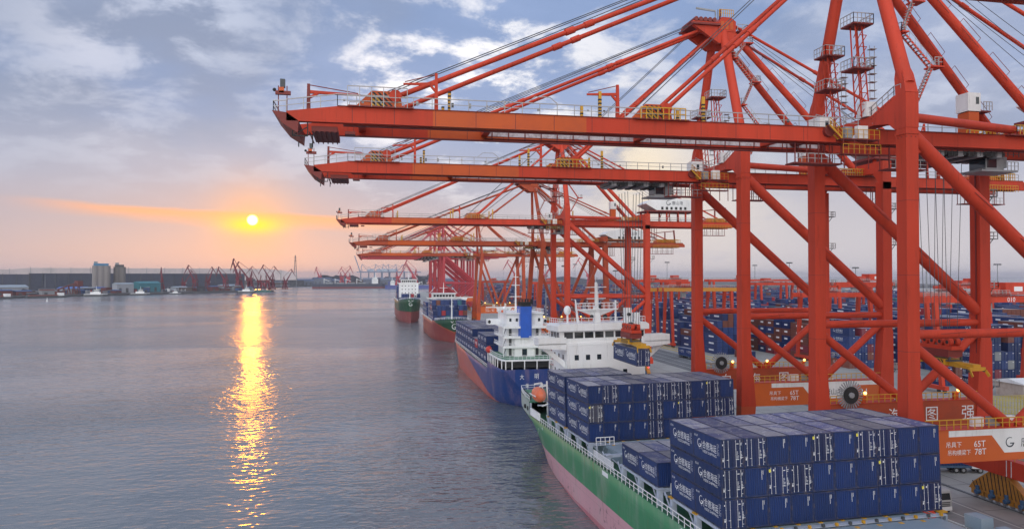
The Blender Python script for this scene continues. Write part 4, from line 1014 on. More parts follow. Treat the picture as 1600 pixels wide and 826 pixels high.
    mb = MB(); mb.prism([(hx0+4, z0), (hx1, z0), (hx1, z1-.9), (hx1-9, z1), (hx0+2, z1-1.0), (hx0, z1-2.2), (hx0, z1-2.4)], 'y', -4.2, 4.2, WHT)
    h = mb.build('machinery_house', root)
    mb = MB(); mb.box((hx0, -4.6, z0-.5), (hx1+2.5, 4.6, z0-.04), DKRED)
    for x in (hx0+1, hx0+8, hx1-2):
        for sy in (-1, 1): mb.bar((x, sy*3.3, zt), (x, sy*3.3, z0-.4), .5, .5, col)
    mb.build('support_frame', root)
    if D:
        mb = MB(); r = (1, 0, 0)
        glogo(mb, (hx0+8.3, -4.23, (z0+z1)/2+.3), .85, r, PDK); text(mb, '唐山港', 1.3, (hx0+11.6, -4.23, (z0+z1)/2+.3), r, PDK)
        for k in range(6): mb.box((hx0+5.6+k*1.7, -4.26, z0+.25), (hx0+6.4+k*1.7, -4.2, z0+1.2), BLK)
        mb.build('lettering', h)
    # driver's access cabin beside the mast back legs, white with an orange base
    if not old:
        mb = MB(); mb.box((18.8, 1.6, zt+4.6), (20.9, 3.8, zt+7.2), WHT); mb.box((19.0, 1.7, zt), (20.7, 3.7, zt+4.5), ORG); mb.box((20.1, 1.56, zt+5.6), (20.6, 1.59, zt+6.6), GLASS)
        mb.rail([(17.6, .6, zt+.2), (22, .6, zt+.2)], YEL, 1.4, .6, .05); mb.box((20.4, 1.8, zt+4.6), (22.8, 3.4, zt+4.8), DKRED); mb.rail([(21.4, 1.6, zt+4.8), (22.8, 1.6, zt+4.8)], GALV, 1.2, .5, .05); mb.build('lift_cabin', root)
        for y, h2 in ((3.4, 9.6), (-2.4, 12.0)) if D else ():
            mb = MB(); x = -1.6
            for a in (-.6, .6):
                for b in (-.6, .6): mb.bar((x+a+.6, y+b, 54.4), (x+a*.8-.3, y+b*.8, 54.4+h2), .13, .13, col)
            for k in range(8):
                z = 54.6+k*h2/8; zz = z+h2/8; mb.bar((x-.2, y-.6, z), (x+.8, y-.6, zz), .08, .08, col); mb.bar((x+.8, y-.6, zz), (x-.2, y-.6, zz), .08, .08, col); mb.bar((x-.2, y+.6, z), (x-.2, y-.6, zz), .08, .08, col)
            for z in (54.4+h2, 54.4+h2*.52):
                mb.box((x-1.6, y-1.3, z-.1), (x+1.3, y+1.3, z+.12), DKRED); mb.rail([(x-1.6, y-1.3, z), (x+1.3, y-1.3, z), (x+1.3, y+1.3, z)], GALV, 1.3, .6, .045); mb.rail([(x-1.6, y-1.3, z), (x-1.6, y+1.3, z)], GALV, 1.3, .6, .045)
            for a in (1.7, 2.4): mb.bar((x+a, y, 57), (x+a, y, 54.4+h2*.8), .06, .06, GALV)
            for k in range(7): mb.box((x+1.6, y-.4, 57+k*h2*.09), (x+2.5, y+.4, 57.06+k*h2*.09), GALV)
            mb.build('lattice_tower', root)
        mb = MB(); mb.box((-4.2, 2.0, zt), (-2.2, 4.6, zt+2.9), WHT); mb.box((-3.4, 1.96, zt+1.4), (-2.9, 1.99, zt+2.3), GLASS); mb.build('electric_cabin', root)
        mb = MB(); mb.box((-1.2, -3.4, 54.5), (.3, -1.6, 56.4), WHT); mb.build('electric_cabin', root)
        if D: 
            mb = MB(); mb.rail([(-.8, 3.8, 54.4), (-.8, -3.8, 54.4), (-.8, -S+1.2, 56.0), (-.8, -S, 56.0)], GALV, 1.2, 1.2, .045); mb.rail([(-.8, 3.8, 54.4), (-.8, S-1.2, 56.0)], GALV, 1.2, 1.2, .045); mb.build('railing', root)
    else:
        mb = MB(); mb.box((G-3, 1, zt+1), (G-1, 3.5, zt+3.8), WHT); mb.build('electric_cabin', root)
    # ---- trolley and driver's cabin
    tr = MB(); tr.box((tx-5, -2.7, zb-.75), (tx+6, 2.7, zb-.2), DGRY)
    for k in range(7): tr.box((tx-4.6+k*1.5, -2.9, zb-.95), (tx-3.7+k*1.5, 2.9, zb-.3), BLK if k % 2 else GRY)
    tr.rail([(tx-6, -2.9, zb-.8), (tx+8, -2.9, zb-.8)], DGRY, .7, .9, .05)
    for k in range(8): tr.tube((tx-4+k*.9, -2.2, zb-.5), (tx-4+k*.9, 2.2, zb-.5), .33, GALV, 8)
    tr = tr.build('trolley', root)
    cb = MB(off=(-1.6, 0, .9)); cx = tx+5.6
    cb.box((cx, -1.6, zb-3.4), (cx+2.9, 1.2, zb-.8), GRY); cb.box((cx-.06, -1.5, zb-3.0), (cx+.02, 1.1, zb-1.1), GLASS); cb.box((cx+.15, -1.64, zb-3.0), (cx+1.7, -1.58, zb-1.0), GLASS)
    cb.prism([(cx-1.2, zb-3.6), (cx+4.6, zb-3.6), (cx+4.6, zb-3.35), (cx-1.2, zb-3.35)], 'y', -2.2, 1.8, GRY); cb.box((cx+2.9, -1.2, zb-2.9), (cx+3.8, .8, zb-1.4), GRY)
    if D: cb.rail([(cx+2.9, -2.2, zb-3.35), (cx+4.6, -2.2, zb-3.35)], GALV, 1.1, .5, .045)
    cb.build('driver_cabin', root)
    return root
def spreader(name, X, Y, Z, label, ropes_to, cont=None):
    """yellow telescopic spreader with the red head block above it; Z = underside"""
    root = empty(name, (X, Y, Z), label, 'spreader')
    mb = MB(); mb.box((-.55, -6.0, .35), (.55, 6.0, .95), YEL)
    for s in (-1, 1):
        mb.box((-1.2, s*5.75, .15), (1.2, s*6.1, .6), YEL); mb.prism([(s*3, .3), (s*6, .3), (s*6, .55), (s*3, .95)], 'x', -.7, .7, YEL)
        for x in (-1.15, 1.15): mb.box((x-.12, s*5.7, -.0), (x+.12, s*6.1, .3), DGRY); mb.bar((x, s*6.1, .2), (x*1.08, s*6.6, -.5), .12, .35, YEL)
    mb.box((-1.25, -1.9, .5), (1.25, 1.9, 1.25), YEL)
    stripes(mb, (-1.27, 1.8, .6), (0, -1, 0), (0, 0, 1), 3.6, .6, 8, BLK); mb.box((-1.0, -2.6, .95), (1.0, 2.6, 1.15), DGRY)
    mb.build('telescopic_frame', root)
    mb = MB(); mb.box((-1.1, -2.5, 1.5), (1.1, 2.5, 2.5), DKRED); mb.box((-.9, -2.8, 2.5), (.9, 2.8, 3.0), RED)
    for s in (-1, 1):
        for y in (-2.0, -.7, .7, 2.0): mb.tube((s*.55-.3, y, 3.5), (s*.55+.3, y, 3.5), .55, RED, 14); mb.tube((s*.55-.33, y, 3.5), (s*.55+.33, y, 3.5), .25, BLK, 8)
    for s in (-1, 1): mb.box((s*.9-.1, -2.6, 1.1), (s*.9+.1, -2.3, 1.6), DGRY); mb.box((s*.9-.1, 2.3, 1.1), (s*.9+.1, 2.6, 1.6), DGRY)
    mb.tube((0, 0, 2.9), (0, 0, 4.3), .8, DGRY, 14, r2=.3)
    mb.build('head_block', root)
    mb = MB(); h = ropes_to-Z
    for s in (-1, 1):
        for y in (-2.0, -.7, .7, 2.0): mb.wire((s*.7, y, 3.9), (s*1.4, y*1.15, h), .05, ROPE)
    mb.build('hoist_rope', root)
    return root
# ---------------------------------------------------------------- other ships
def rows_of_rail(mb, x0, x1, y, z, m=PWHT, st=1.5): mb.rail([(x0, y, z), (x1, y, z)], m, 1.1, st, .05)
def ship2():
    org = Vector((44.9, 262, -3.5)); root = empty('container_ship', org, 'blue sterned container ship with a sunset pink side and blue funnel, behind the green ship', 'ship')
    hm = band_mat('blue ship hull', [(-6, (.44, .08, .065)), (2.0, (.40, .085, .075)), (6.5, (.012, .046, .20))], slope=-.13, wear=(.40, .25, .28), wamt=.35)  # red antifouling, plus sunset glow on the side painted in as pink red
    sts = []
    for y, dh, dz, wh, kz in ((-62, 9.2, 11.0, 1.2, 1.2), (-60, 10.2, 11.0, 4.5, .2), (-56, 10.8, 11.0, 7.5, -1.5), (-48, 11.0, 11.0, 9.6, -4), (-39, 11.0, 11.0, 10.6, -5), (-38.4, 11.0, 8.6, 10.6, -5), (-10, 11, 8.4, 11, -5), (30, 11, 8.6, 10.8, -5), (48, 10.6, 9.2, 8.5, -5), (60, 8.6, 10.2, 4.5, -5), (68, 4.5, 11.4, .9, -4), (71, 1.0, 12.0, .2, 1)):
        pr = []
        for t in (0, .1, .28, .45, .6, .75, .88, 1):
            z = kz+(dz-kz)*t; h = wh*.35 if t == 0 else (wh*(.35+.65*(t/.28)**.6) if t <= .28 else wh+(dh-wh)*((t-.28)/.72)**.8); pr.append((h, z))
        sts.append((y, pr))
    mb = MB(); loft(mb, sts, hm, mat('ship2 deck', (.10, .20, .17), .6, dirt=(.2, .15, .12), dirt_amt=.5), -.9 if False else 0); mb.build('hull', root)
    mb = MB()          # open promenade with white pillars under the poop deck
    pl = [(-11, -39), (11, -39), (11, -50), (10.8, -56), (10.2, -60), (9.2, -62), (-9.2, -62), (-10.2, -60), (-10.8, -56), (-11, -50)]
    mb.prism(pl, 'z', 13.3, 13.75, SWHT)
    for x, y in pl: mb.bar((x*.98, y*.995, 11), (x*.98, y*.995, 13.3), .3, .3, SWHT)
    for k in range(5): mb.bar((-9+k*4.5+2.2, -61.9, 11), (-9+k*4.5+2.2, -61.9, 13.3), .3, .3, SWHT)
    for y in (-42, -45, -48, -53): 
        for s in (-1, 1): mb.bar((s*10.9, y, 11), (s*10.9, y, 13.3), .3, .3, SWHT)
    mb.add([(x*.97, y*.99, 13.78) for x, y in pl], [tuple(range(len(pl)))], GREENDK); mb.box((-8, -58, 11), (8, -40, 13.3), DGRY); mb.build('poop_deck', root)
    mb = MB(); mb.rail([(x*.98, y*.995, 13.75) for x, y in pl[1:]+pl[:1]], PWHT, 1.15, 1.5, .06); mb.rail([(-10.9, -38, 8.6), (-10.9, 48, 9.0)], PWHT, 1.1, 2, .06)
    mb.rail([(-10.6, 48, 9.2), (-8.6, 60, 10.2), (-4.5, 68, 11.4), (-1, 71, 12)], PWHT, 1.3, 2, .08); mb.build('deck_rail', root)
    mb = MB(); r = (1, 0, 0)
    for ch, x, z in (('大', -3.3, 8.9), ('明', 2.0, 9.0), ('町', 7.2, 9.3)): text(mb, ch, 1.5, (x, -62.1, z), r, PWHT)
    for ch, x, z in (('秦', -1.4, 6.5), ('皇', 3.7, 6.6)): text(mb, ch, 1.2, (x, -62.1, z), r, PWHT)
    mb.build('hull_lettering', root)
    # superstructure
    root.scale = (.8, 1, 1)
    y0, y1 = -54, -39
    mb = MB(); mb.box((-6.6, y0+1.5, 13.8), (6.6, y1, 26.2), SWHT)
    lev = [13.8, 16.6, 19.4, 22.3, 26.2]
    for k, z in enumerate(lev[1:4]):
        mb.box((-8.3, y0-.8, z-.14), (8.9, y1+.5, z+.10), SWHT)
        mb.box((-8.3, y0-.85, z-.3), (8.9, y0-.75, z+.35), SWHT)
    mb.box((-7.2, y0-.2, 26.2), (7.2, y1+.6, 26.55), SWHT)
    for x in (-8.2, 8.8):
        for z0, z1 in zip(lev[:3], lev[1:4]): mb.bar((x, y0-.7, z0), (x, y0-.7, z1), .22, .22, SWHT)
    mb.box((-6.8, y0+.4, 22.3), (6.8, y1, 26.2), SWHT)
    mb.box((-4.0, y0-.4, 13.8), (3.6, y0+2, 19.3), SWHT)
    mb.build('superstructure', root)
    mb = MB()
    for z in (14.9, 17.8, 20.7):
        for x in (-7.4, 7.6): mb.bar((x-1 if x < 0 else x+1, y0-.7, z-1.0), (x+(.6 if x < 0 else -.6), y0+1.2, z+1.3), .12, .22, DGRY)
        for x in (-5.2, 5.0): mb.box((x-.5, y0+1.42, z-1.0), (x+.5, y0+1.52, z+1.1), DGRY)
    for x in (-5.4, 5.4, -3): mb.box((x-.4, y0+.32, 24), (x+.4, y0+.42, 24.9), GLASS)
    mb.box((-1.2, y0-.46, 13.9), (.6, y0-.38, 16.0), GLASS)
    for k in range(4): mb.box((-6.66, y0+3+k*3, 23.7), (-6.58, y0+4+k*3, 24.7), GLASS)
    mb.build_each('window', root, per=6)
    mb = MB()
    for z in lev[1:4]: mb.rail([(-8.2, y1, z), (-8.2, y0-.8, z), (-4, y0-.8, z)], PWHT, 1.05, 1.2, .05); mb.rail([(4, y0-.8, z), (8.8, y0-.8, z), (8.8, y1, z)], PWHT, 1.05, 1.2, .05)
    mb.rail([(-7.2, y1, 26.5), (-7.2, y0, 26.5), (7.2, y0, 26.5), (7.2, y1, 26.5)], PWHT, 1.05, 1.2, .05); mb.build('deck_rail', root)
    mb = MB(); mb.box((-11.6, y1-4, 22.4), (-6.6, y1-.5, 24.1), SWHT); mb.box((6.6, y1-4, 22.4), (11.6, y1-.5, 24.1), SWHT); mb.tube((-11.0, y1-4.1, 23.3), (-11, y1-3.9, 23.3), .55, BLK, 12); mb.tube((11, y1-4.1, 23.3), (11, y1-3.9, 23.3), .55, BLK, 12); mb.build('bridge_wing', root)
    mb = MB(); BL = mat('funnel blue', (.03, .12, .55), .4, dirt=(.03, .06, .25), dirt_amt=.3, scale=.5)
    mb.prism([(-1.9, y0-1.0), (2.2, y0-1.0), (2.6, y0+3), (-2.3, y0+3)], 'z', 19.3, 28.4, BL); mb.prism([(-1.7, y0-.8), (2.0, y0-.8), (2.4, y0+2.8), (-2.1, y0+2.8)], 'z', 28.4, 29.6, BLK)
    f = mb.build('funnel', root)
    mb = MB(); mb.rail([(-2.4, y0+3, 29.0), (-2.2, y0-1.2, 29.0), (2.5, y0-1.2, 29.0), (2.8, y0+3, 29.0)], BLK, 1.5, .7, .07)
    for x in (-.8, .4, 1.3): mb.tube((x, y0+1, 29.5), (x, y0+1, 30.6), .28, BLK, 8)
    mb.build('exhaust_pipe', f)
    mb = MB(); mb.bar((-1, y1-5, 26.5), (-1, y1-5, 40), .6, .6, SWHT, a2=.2, b2=.2)
    for z, l in ((31, 2.4), (34.5, 1.6), (37, 1.1)): mb.bar((-1-l, y1-5, z), (-1+l, y1-5, z), .18, .18, SWHT)
    mb.tube((-7.6, y0+4, 26.5), (-7.6, y0+4, 27.2), .4, ORBOAT, 8); mb.sphere((-6.6, y0+5, 27.5), .8, SWHT); mb.build('radar_mast', root)
    for k, (x, sx) in enumerate(((-8.6, .9), (8.3, 1.35))):
        l = empty('lifeboat', (org.x+x, org.y-46 if k else org.y-41, org.z+(16.6 if k else 14.6)), ('small red rescue boat beside the blue ship\'s superstructure, waterside', 'red enclosed lifeboat on the quay side of the blue ship\'s superstructure')[k], 'lifeboat')
        b = MB(); b.sphere((0, 0, 0), 1.2*sx, mat('lifeboat red', (.55, .035, .02), .4), 14, 10, sx=.9, sy=2.2, sz=1.0); b.build('hull', l); b = MB(); b.sphere((0, -.8, .8*sx), .6*sx, mat('lifeboat red', (.55, .035, .02), .4), 10, 6); b.build('canopy', l)
    mb = MB()
    for k in range(12): y = -34+k*6.4; mb.bar((-10.7, y, 8.6), (-10.7, y, 9.1), .35, .35, DGRY); mb.bar((-10.7, y+1.4, 8.6), (-10.7, y+1.4, 9.1), .25, .25, DGRY)
    mb.box((-9.4, -36, 8.4), (9.0, 50, 9.0), mat('ship2 hatch', (.25, .15, .12), .6)); mb.build('hatch_coaming', root)
    mb = MB(); mb.wire((-3, -62, 9), (-1, -71, 1), .0, ROPE) if False else None
    # containers
    r = random.Random(8); g = 'containers stacked on the blue ship'; z0 = org.z+9.1
    n = 0; red = 0
    for j in range(13):
        y = -27.0+j*6.35+(0 if j < 3 else .5 if j < 7 else 1.0); tiers = 3 if j not in (3, 4) else 2
        if j in (3, 4): pass
        for i in range(6):
            nt = 3 if not (j in (3, 4) and i < 3) else 2
            for k in range(nt):
                top = k == nt-1; 
                if not ((i == 0) or (top and j < 13 and i % 1 == 0) or (j == 0 and i < 3)): continue
                red_ = (j == 3 and i == 0 and k == 1)
                M = Matrix.Translation((org.x-6.5+i*2.52, org.y+y, z0+k*2.93))
                lab = ('red container on the waterside edge of the blue ship\'s deck stack' if red_ else
                       'dark blue container on blue ship, %s row from superstructure, %s column from water, %s tier' % (ORD[j], ORD[i], ('lowest', 'second', 'third')[k]))
                if red_: o = inst('shipping_container', CB['red'], mw=M @ Matrix.Rotation(math.pi, 4, 'Z'), label=lab, cat='container', group=g); inst('lettering', ME['logo1'], o)
                else:
                    o = inst('shipping_container', ME['body'], mw=M @ Matrix.Rotation(math.pi, 4, 'Z'), label=lab, cat='container', group=g)
                    if i == 0: inst('lettering', ME['logo1'], o)
                global CONT_N; CONT_N += 1
def bow_ship(org, L, B, dz, hm, label, house, boxes=None, deck=GREENDK):
    """a ship seen over her bow, which points to -Y"""
    root = empty('container_ship', org, label, 'ship')
    sts = []; h = B/2
    for y, fd, fz, fw in ((0, .10, 2.6, .02), (2.5, .42, 2.2, .08), (6, .70, 1.8, .22), (12, .92, 1.3, .48), (20, 1.0, .8, .78), (22, 1.0, 0, .82), (34, 1, 0, .98), (L*.8, 1, 0, 1), (L-8, .98, .4, .7), (L, .85, .8, .2)):
        pr = []; kz = -4 if 2 < y < L-4 else 0.5
        for t in (0, .12, .3, .5, .7, .86, 1):
            z = kz+(dz+fz-kz)*t; w_ = h*(fw+(fd-fw)*max(0, (t-.3)/.7)**1.25) if t > .3 else h*fw*(.4+.6*(t/.3)**.5); pr.append((w_, z))
        sts.append((y, pr))
    mb = MB(); loft(mb, sts, hm, deck); mb.build('hull', root)
    mb = MB(); mb.rail([(-h*.92, 12, dz+1.3), (-h*.7, 6, dz+1.8), (-h*.4, 2.5, dz+2.2), (h*.4, 2.5, dz+2.2), (h*.7, 6, dz+1.8), (h*.92, 12, dz+1.3)], PWHT, 1.2, 1.4, .09); mb.rail([(-h, 22, dz), (-h, L-9, dz)], PWHT, 1.2, 3, .08); mb.build('deck_rail', root)
    mb = MB(); mb.bar((0, 14, dz), (0, 14, dz+15), .9, .9, SWHT, a2=.4, b2=.4); mb.bar((-1.4, 14, dz+9), (1.4, 14, dz+9), .2, .2, SWHT); mb.build('foremast', root)
    mb = MB()     # white emblem on the flare, following the plating
    glogo(mb, (0, -.1, dz-1.6), 1.5, (1, 0, 0), PWHT)
    text(mb, 'V V', 1.1, (0, -.15, dz+.9), (1, 0, 0), PWHT, width=4.5); mb.build('bow_emblem', root)
    ya, yb, za, xw = house
    mb = MB(); mb.box((-xw, ya, dz), (xw, yb, za), SWHT); mb.box((-xw*.8, ya-.2, za), (xw*.8, yb-1, za+2.6), SWHT); mb.box((-xw*.86, ya-.9, za+2.6), (xw*.86, yb-.5, za+3.2), SWHT); mb.box((-h, ya+.3, za-.4), (h, ya+3.5, za+.3), SWHT)
    mb.box((-h, ya+.3, za), (-h+.2, ya+3.5, za+1.2), SWHT); mb.box((h-.2, ya+.3, za), (h, ya+3.5, za+1.2), SWHT)
    for k in range(3): mb.bar((-xw+k*xw, ya+4, za+3), (-xw*.6+k*xw*.6, ya+4, za+7), .25, .25, SWHT)
    mb.bar((0, ya+3, za+3.2), (0, ya+3, za+10), .6, .6, SWHT, a2=.2, b2=.2); mb.bar((-2.5, ya+3, za+6.5), (2.5, ya+3, za+6.5), .25, .25, SWHT); mb.build('superstructure', root)
    mb = MB()
    for k in range(7): x = -xw*.74+k*xw*.215; mb.box((x, ya-.26, za+.9), (x+xw*.16, ya-.18, za+2.2), GLASS)
    z = za-2.2
    while z > dz+2:
        for k in range(5): x = -xw*.7+k*xw*.35; mb.box((x-.35, ya-.06, z-.4), (x+.35, ya+.0, z+.4), GLASS)
        z -= 2.8
    mb.build_each('window', root, per=6)
    return root
BOXC = {}
def far_ships():
    h3 = band_mat('sunset tinted green hull', [(-6, (.26, .04, .035)), (5.4, (.40, .09, .035)), (6.0, (.010, .060, .028))], wear=(.30, .16, .10), wamt=.3, slope=-.36)  # orange boot top, with sunset light on the side painted into the colour
    s3 = bow_ship(Vector((46.6, 402, -3.5)), 112, 21.5, 10.6, h3, 'dark green container ship with a sunset orange lower side, its bow facing the camera', (58, 68, 23.0, 9.0))
    h4 = band_mat('green ship hull four', [(-6, (.26, .05, .045)), (8.2, (.26, .05, .045)), (8.8, (.012, .07, .03))], wear=(.45, .30, .25), wamt=.3)
    s4 = bow_ship(Vector((32.0, 574, -3.5)), 120, 18.5, 16.5, h4, 'farthest green ship along the quay with a broad white superstructure', (28, 38, 31.0, 7.8))
def far_bulk_ship(org, rz, L, label, hullc, low, house_at=.78, white=SWHT):
    root = empty('cargo_ship', org, label, 'ship', rz=rz); h = L*.07
    mb = MB(); pts = [(-L/2, -h*.4), (-L/2+L*.04, -h), (L/2-L*.1, -h), (L/2, 0), (L/2-L*.1, h), (-L/2+L*.04, h), (-L/2, h*.4)]
    mb.prism(pts, 'z', -1, L*.022, low); mb.prism(pts, 'z', L*.022, L*.065, hullc)
    mb.build('hull', root)
    x = -L/2+L*(1-house_at)*.6; mb = MB(); mb.box((x-L*.035, -h*.8, L*.06), (x+L*.045, h*.8, L*.13), white); mb.box((x-L*.02, -h, L*.13), (x+L*.035, h, L*.155), white); mb.bar((x, 0, L*.155), (x, 0, L*.22), L*.008, L*.008, white); mb.box((x-L*.07, -h*.3, L*.06), (x-L*.045, h*.3, L*.14), hullc); mb.build('superstructure', root)
    mb = MB()
    for k in range(4): xx = -L/2+L*.32+k*L*.15; mb.box((xx-L*.05, -h*.7, L*.065), (xx+L*.05, h*.7, L*.08), GRY); mb.bar((xx+L*.07, 0, L*.065), (xx+L*.07, 0, L*.14), L*.008, L*.008, white); mb.bar((xx+L*.07, 0, L*.13), (xx, 0, L*.10), L*.006, L*.006, white)
    mb.build('deck_gear', root)
    return root
def tug(x, y, rz, s, label, hullc=DGRY):
    root = empty('tugboat', (x, y, -3.5), label, 'boat', 'small work boats moored at the far shore', rz=rz)
    mb = MB(); mb.prism([(-14*s, -3*s), (-13*s, -4.2*s), (9*s, -4.2*s), (15*s, 0), (9*s, 4.2*s), (-13*s, 4.2*s), (-14*s, 3*s)], 'z', -1, 2.6*s, hullc); mb.prism([(-13*s, -4*s), (9*s, -4*s), (14*s, 0), (9*s, 4*s), (-13*s, 4*s)], 'z', 2.6*s, 3.2*s, SWHT); mb.build('hull', root)
    mb = MB(); mb.box((-6*s, -3*s, 3.2*s), (6*s, 3*s, 6*s), SWHT); mb.box((-2*s, -2.2*s, 6*s), (4*s, 2.2*s, 8.6*s), SWHT); mb.box((-2.3*s, -2.5*s, 8.6*s), (4.4*s, 2.5*s, 9*s), SWHT); mb.bar((1*s, 0, 9*s), (1*s, 0, 14*s), .4*s, .4*s, SWHT); mb.build('wheelhouse', root)
    mb = MB(); mb.box((-2.05*s, -2.25*s, 7*s), (4.05*s, 2.25*s, 8.1*s), GLASS); mb.build('window', root)
    mb = MB(); mb.tube((-5*s, 0, 6*s), (-5*s, 0, 9*s), .9*s, DKRED, 10); mb.build('funnel', root)
# ---------------------------------------------------------------- yard containers (simpler boxes: they are small in view)
CCOL = {'dark blue': (.018, .05, .20), 'blue': (.028, .10, .42), 'brown': (.20, .055, .035), 'red': (.42, .025, .04), 'teal': (.03, .15, .22), 'grey': (.30, .32, .34), 'maroon': (.24, .03, .05)}
CB = {}
def box_mesh(cname, L, logo=True):
    m = mat('container %s paint' % cname, CCOL[cname], .5, dirt=tuple(x*.6+.06 for x in CCOL[cname]), dirt_amt=.5, scale=1.0, rand=.2)
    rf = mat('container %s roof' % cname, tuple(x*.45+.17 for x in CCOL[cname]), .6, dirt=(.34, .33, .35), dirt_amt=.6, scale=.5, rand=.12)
    mb = MB(); a = W20/2; b = L/2; H = H20
    corr(mb, (-a, -b, 0), (0, 1, 0), (0, 0, 1), (-1, 0, 0), L, H, int(L*2.2), .06, m); corr(mb, (a, -b, 0), (0, 1, 0), (0, 0, 1), (1, 0, 0), L, H, int(L*2.2), .06, m)
    mb.box((-a+.07, -b, .02), (a-.07, b, H-.03), m); mb.add([(-a, -b, H-.01), (a, -b, H-.01), (a, b, H-.01), (-a, b, H-.01)], [(0, 1, 2, 3)], rf)
    for x in (-1, 1):
        for y in (-1, 1): mb.box((x*(a+.005), y*(b+.01), 0), (x*(a-.12), y*(b-.12), H), m)
    for x in (-.86, -.4, .4, .86): mb.box((x-.02, -b-.03, .15), (x+.02, -b-.0, H-.15), GRY)
    if logo:
        for s in (-1, 1):
            X = s*(a+.012); r = (0, -1 if s < 0 else 1, 0); f = lambda u, z: (X, (-u if s < 0 else u), z)
            if L < 8: glogo(mb, f(-1.5, 1.7), .4, r, PWHT); text(mb, '合德海运', .7, f(.6, 1.8), r, PWHT, width=2.8); text(mb, 'HEDE SHIPPING', .28, f(.6, 1.15), r, PWHT, width=2.7)
            else: glogo(mb, f(-2.6, 1.7), .5, r, PWHT); text(mb, '合德海运', .85, f(.4, 1.85), r, PWHT, width=4.2); text(mb, 'HEDE SHIPPING', .32, f(.4, 1.1), r, PWHT, width=4)
    mb.box((.5, -b-.035, 2.2), (1.05, -b-.03, 2.4), PWHT)
    return mb.mesh('shipping_container')
def build_box_meshes():
    for c in CCOL: CB[c] = box_mesh(c, L20); CB[c+'40'] = box_mesh(c, 12.19)
    CB['blue plain'] = CB['blue']
YARD_IND = 110
def yard():
    rnd = random.Random(12); slots = []
    def blk(bi, bj, x0, y0, ny, nx=6, tmax=6, mixc=None):
        colw = rnd.choice([('dark blue', 6, 'blue', 3, 'brown', 2, 'red', 1, 'teal', 1), ('dark blue', 4, 'blue', 5, 'brown', 1, 'maroon', 1, 'grey', .4), ('brown', 4, 'dark blue', 4, 'maroon', 2, 'blue', 2), ('dark blue', 5, 'red', 2.5, 'blue', 3)]) if mixc is None else mixc
        names = colw[0::2]; ws = colw[1::2]
        for j in range(ny):
            rt = rnd.choice([4, 5, 5, 6]) if tmax == 6 else tmax; rc = rnd.choices(names, ws)[0]; is40 = rnd.random() < .55
            for i in range(nx):
                t = max(1, min(tmax, rt+rnd.choice([0, 0, 0, -1, -1, 1, -3 if rnd.random() < .2 else 0])))
                for k in range(t):
                    exposed = i == 0 or j == 0 or k >= t-1 or (j < 3 and k > 1)
                    if not exposed: continue
                    c = rc if rnd.random() < .5 else rnd.choices(names, ws)[0]
                    x = x0+i*2.56+1.25; y = y0+j*12.7
                    if is40: slots.append((x, y+6.1, k*2.91, 12.19, c, bi, bj, i, j, k))
                    else:
                        c2 = c if rnd.random() < .6 else rnd.choices(names, ws)[0]
                        slots.append((x, y+3.05, k*2.91, 6.06, c, bi, bj, i, j, k))
                        if k == t-1 or i == 0: slots.append((x, y+9.25, k*2.91, 6.06, c2, bi, bj, i, j, k+.5))
    starts = {0: 288, 1: 236, 2: 204, 3: 188, 4: 176}
    for bi in range(17):
        x0 = 146.5+bi*25.5; y = starts.get(bi, 170); bj = 0
        while y < 1230:
            ny = rnd.choice([8, 9, 10]) if bj else 9
            if 620 < y and rnd.random() < .04: y += 40; bj += 1; continue
            mc = None
            if bi == 0 and bj == 0: mc = ('dark blue', 7, 'blue', 2, 'brown', 2)
            if bi == 1 and bj == 0: mc = ('brown', 5, 'maroon', 2, 'blue', 2, 'dark blue', 2, 'red', 1.5)
            blk(bi, bj, x0, y, ny, tmax=6, mixc=mc); y += ny*12.7+15; bj += 1
    # loose short stacks at the front of the yard
    for x, y, n, c in ((175, 196, 2, 'blue'), (178.6, 196, 3, 'brown'), (182.2, 194, 1, 'blue'), (185, 194, 1, 'dark blue'), (188, 196, 2, 'blue'), (151.4, 277, 1, 'brown'), (154.1, 275, 1, 'blue')):
        for k in range(n): slots.append((x, y, k*2.91, 6.06, c, -1, 0, int(x*3), 0, k))
    slots.sort(key=lambda s: s[0]**2+s[1]**2)
    # bring the largest-looking ones forward as objects of their own
    rowname = ['block beside kerb', 'second block inland', 'third block inland', 'fourth block inland', 'fifth block inland', 'sixth block inland', 'seventh block inland', 'far block']
    tier = {0: 'ground tier', 1: 'second tier', 2: 'third tier', 3: 'fourth tier', 4: 'fifth tier', 5: 'sixth tier'}
    n = 0; rest = MB(); simple = {}; used = set()
    for s in slots:
        x, y, z, L, c, bi, bj, i, j, k = s
        az = math.degrees(math.atan2(x, y))
        if n < YARD_IND and 20 < az < 46.5:
            half = ', rear half' if k != int(k) else ''
            if bi < 0: lab = '%s container standing loose before the yard stacks, %s, near the %s' % (c, tier[int(k)], 'yellow kerb' if x < 160 else 'numbered gantry')
            else: lab = '%s %s container, %s, %s column, %s row, %s%s' % ('long' if L > 8 else 'short', c, tier[int(k)], ORD[i], ORD[j], rowname[min(bi, 7)], half)
            if lab in used: lab = lab.replace('container', 'container at x%d' % int(x)) if False else lab+' again' if False else lab.replace('standing', ('taller', 'twin', 'lone')[n % 3]+' standing')
            used.add(lab)
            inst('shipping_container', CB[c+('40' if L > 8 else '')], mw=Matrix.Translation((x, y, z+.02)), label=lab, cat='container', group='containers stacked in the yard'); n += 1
        else:
            m = mat('container %s paint' % c, CCOL[c]); rf = MATS['container %s roof' % c]
            if (x, y) and x*x+y*y < 520**2: 
                mb_far_box(rest, x, y, z, L, m, rf, True)
            else: mb_far_box(rest, x, y, z, L, m, rf, rnd.random() < .3)
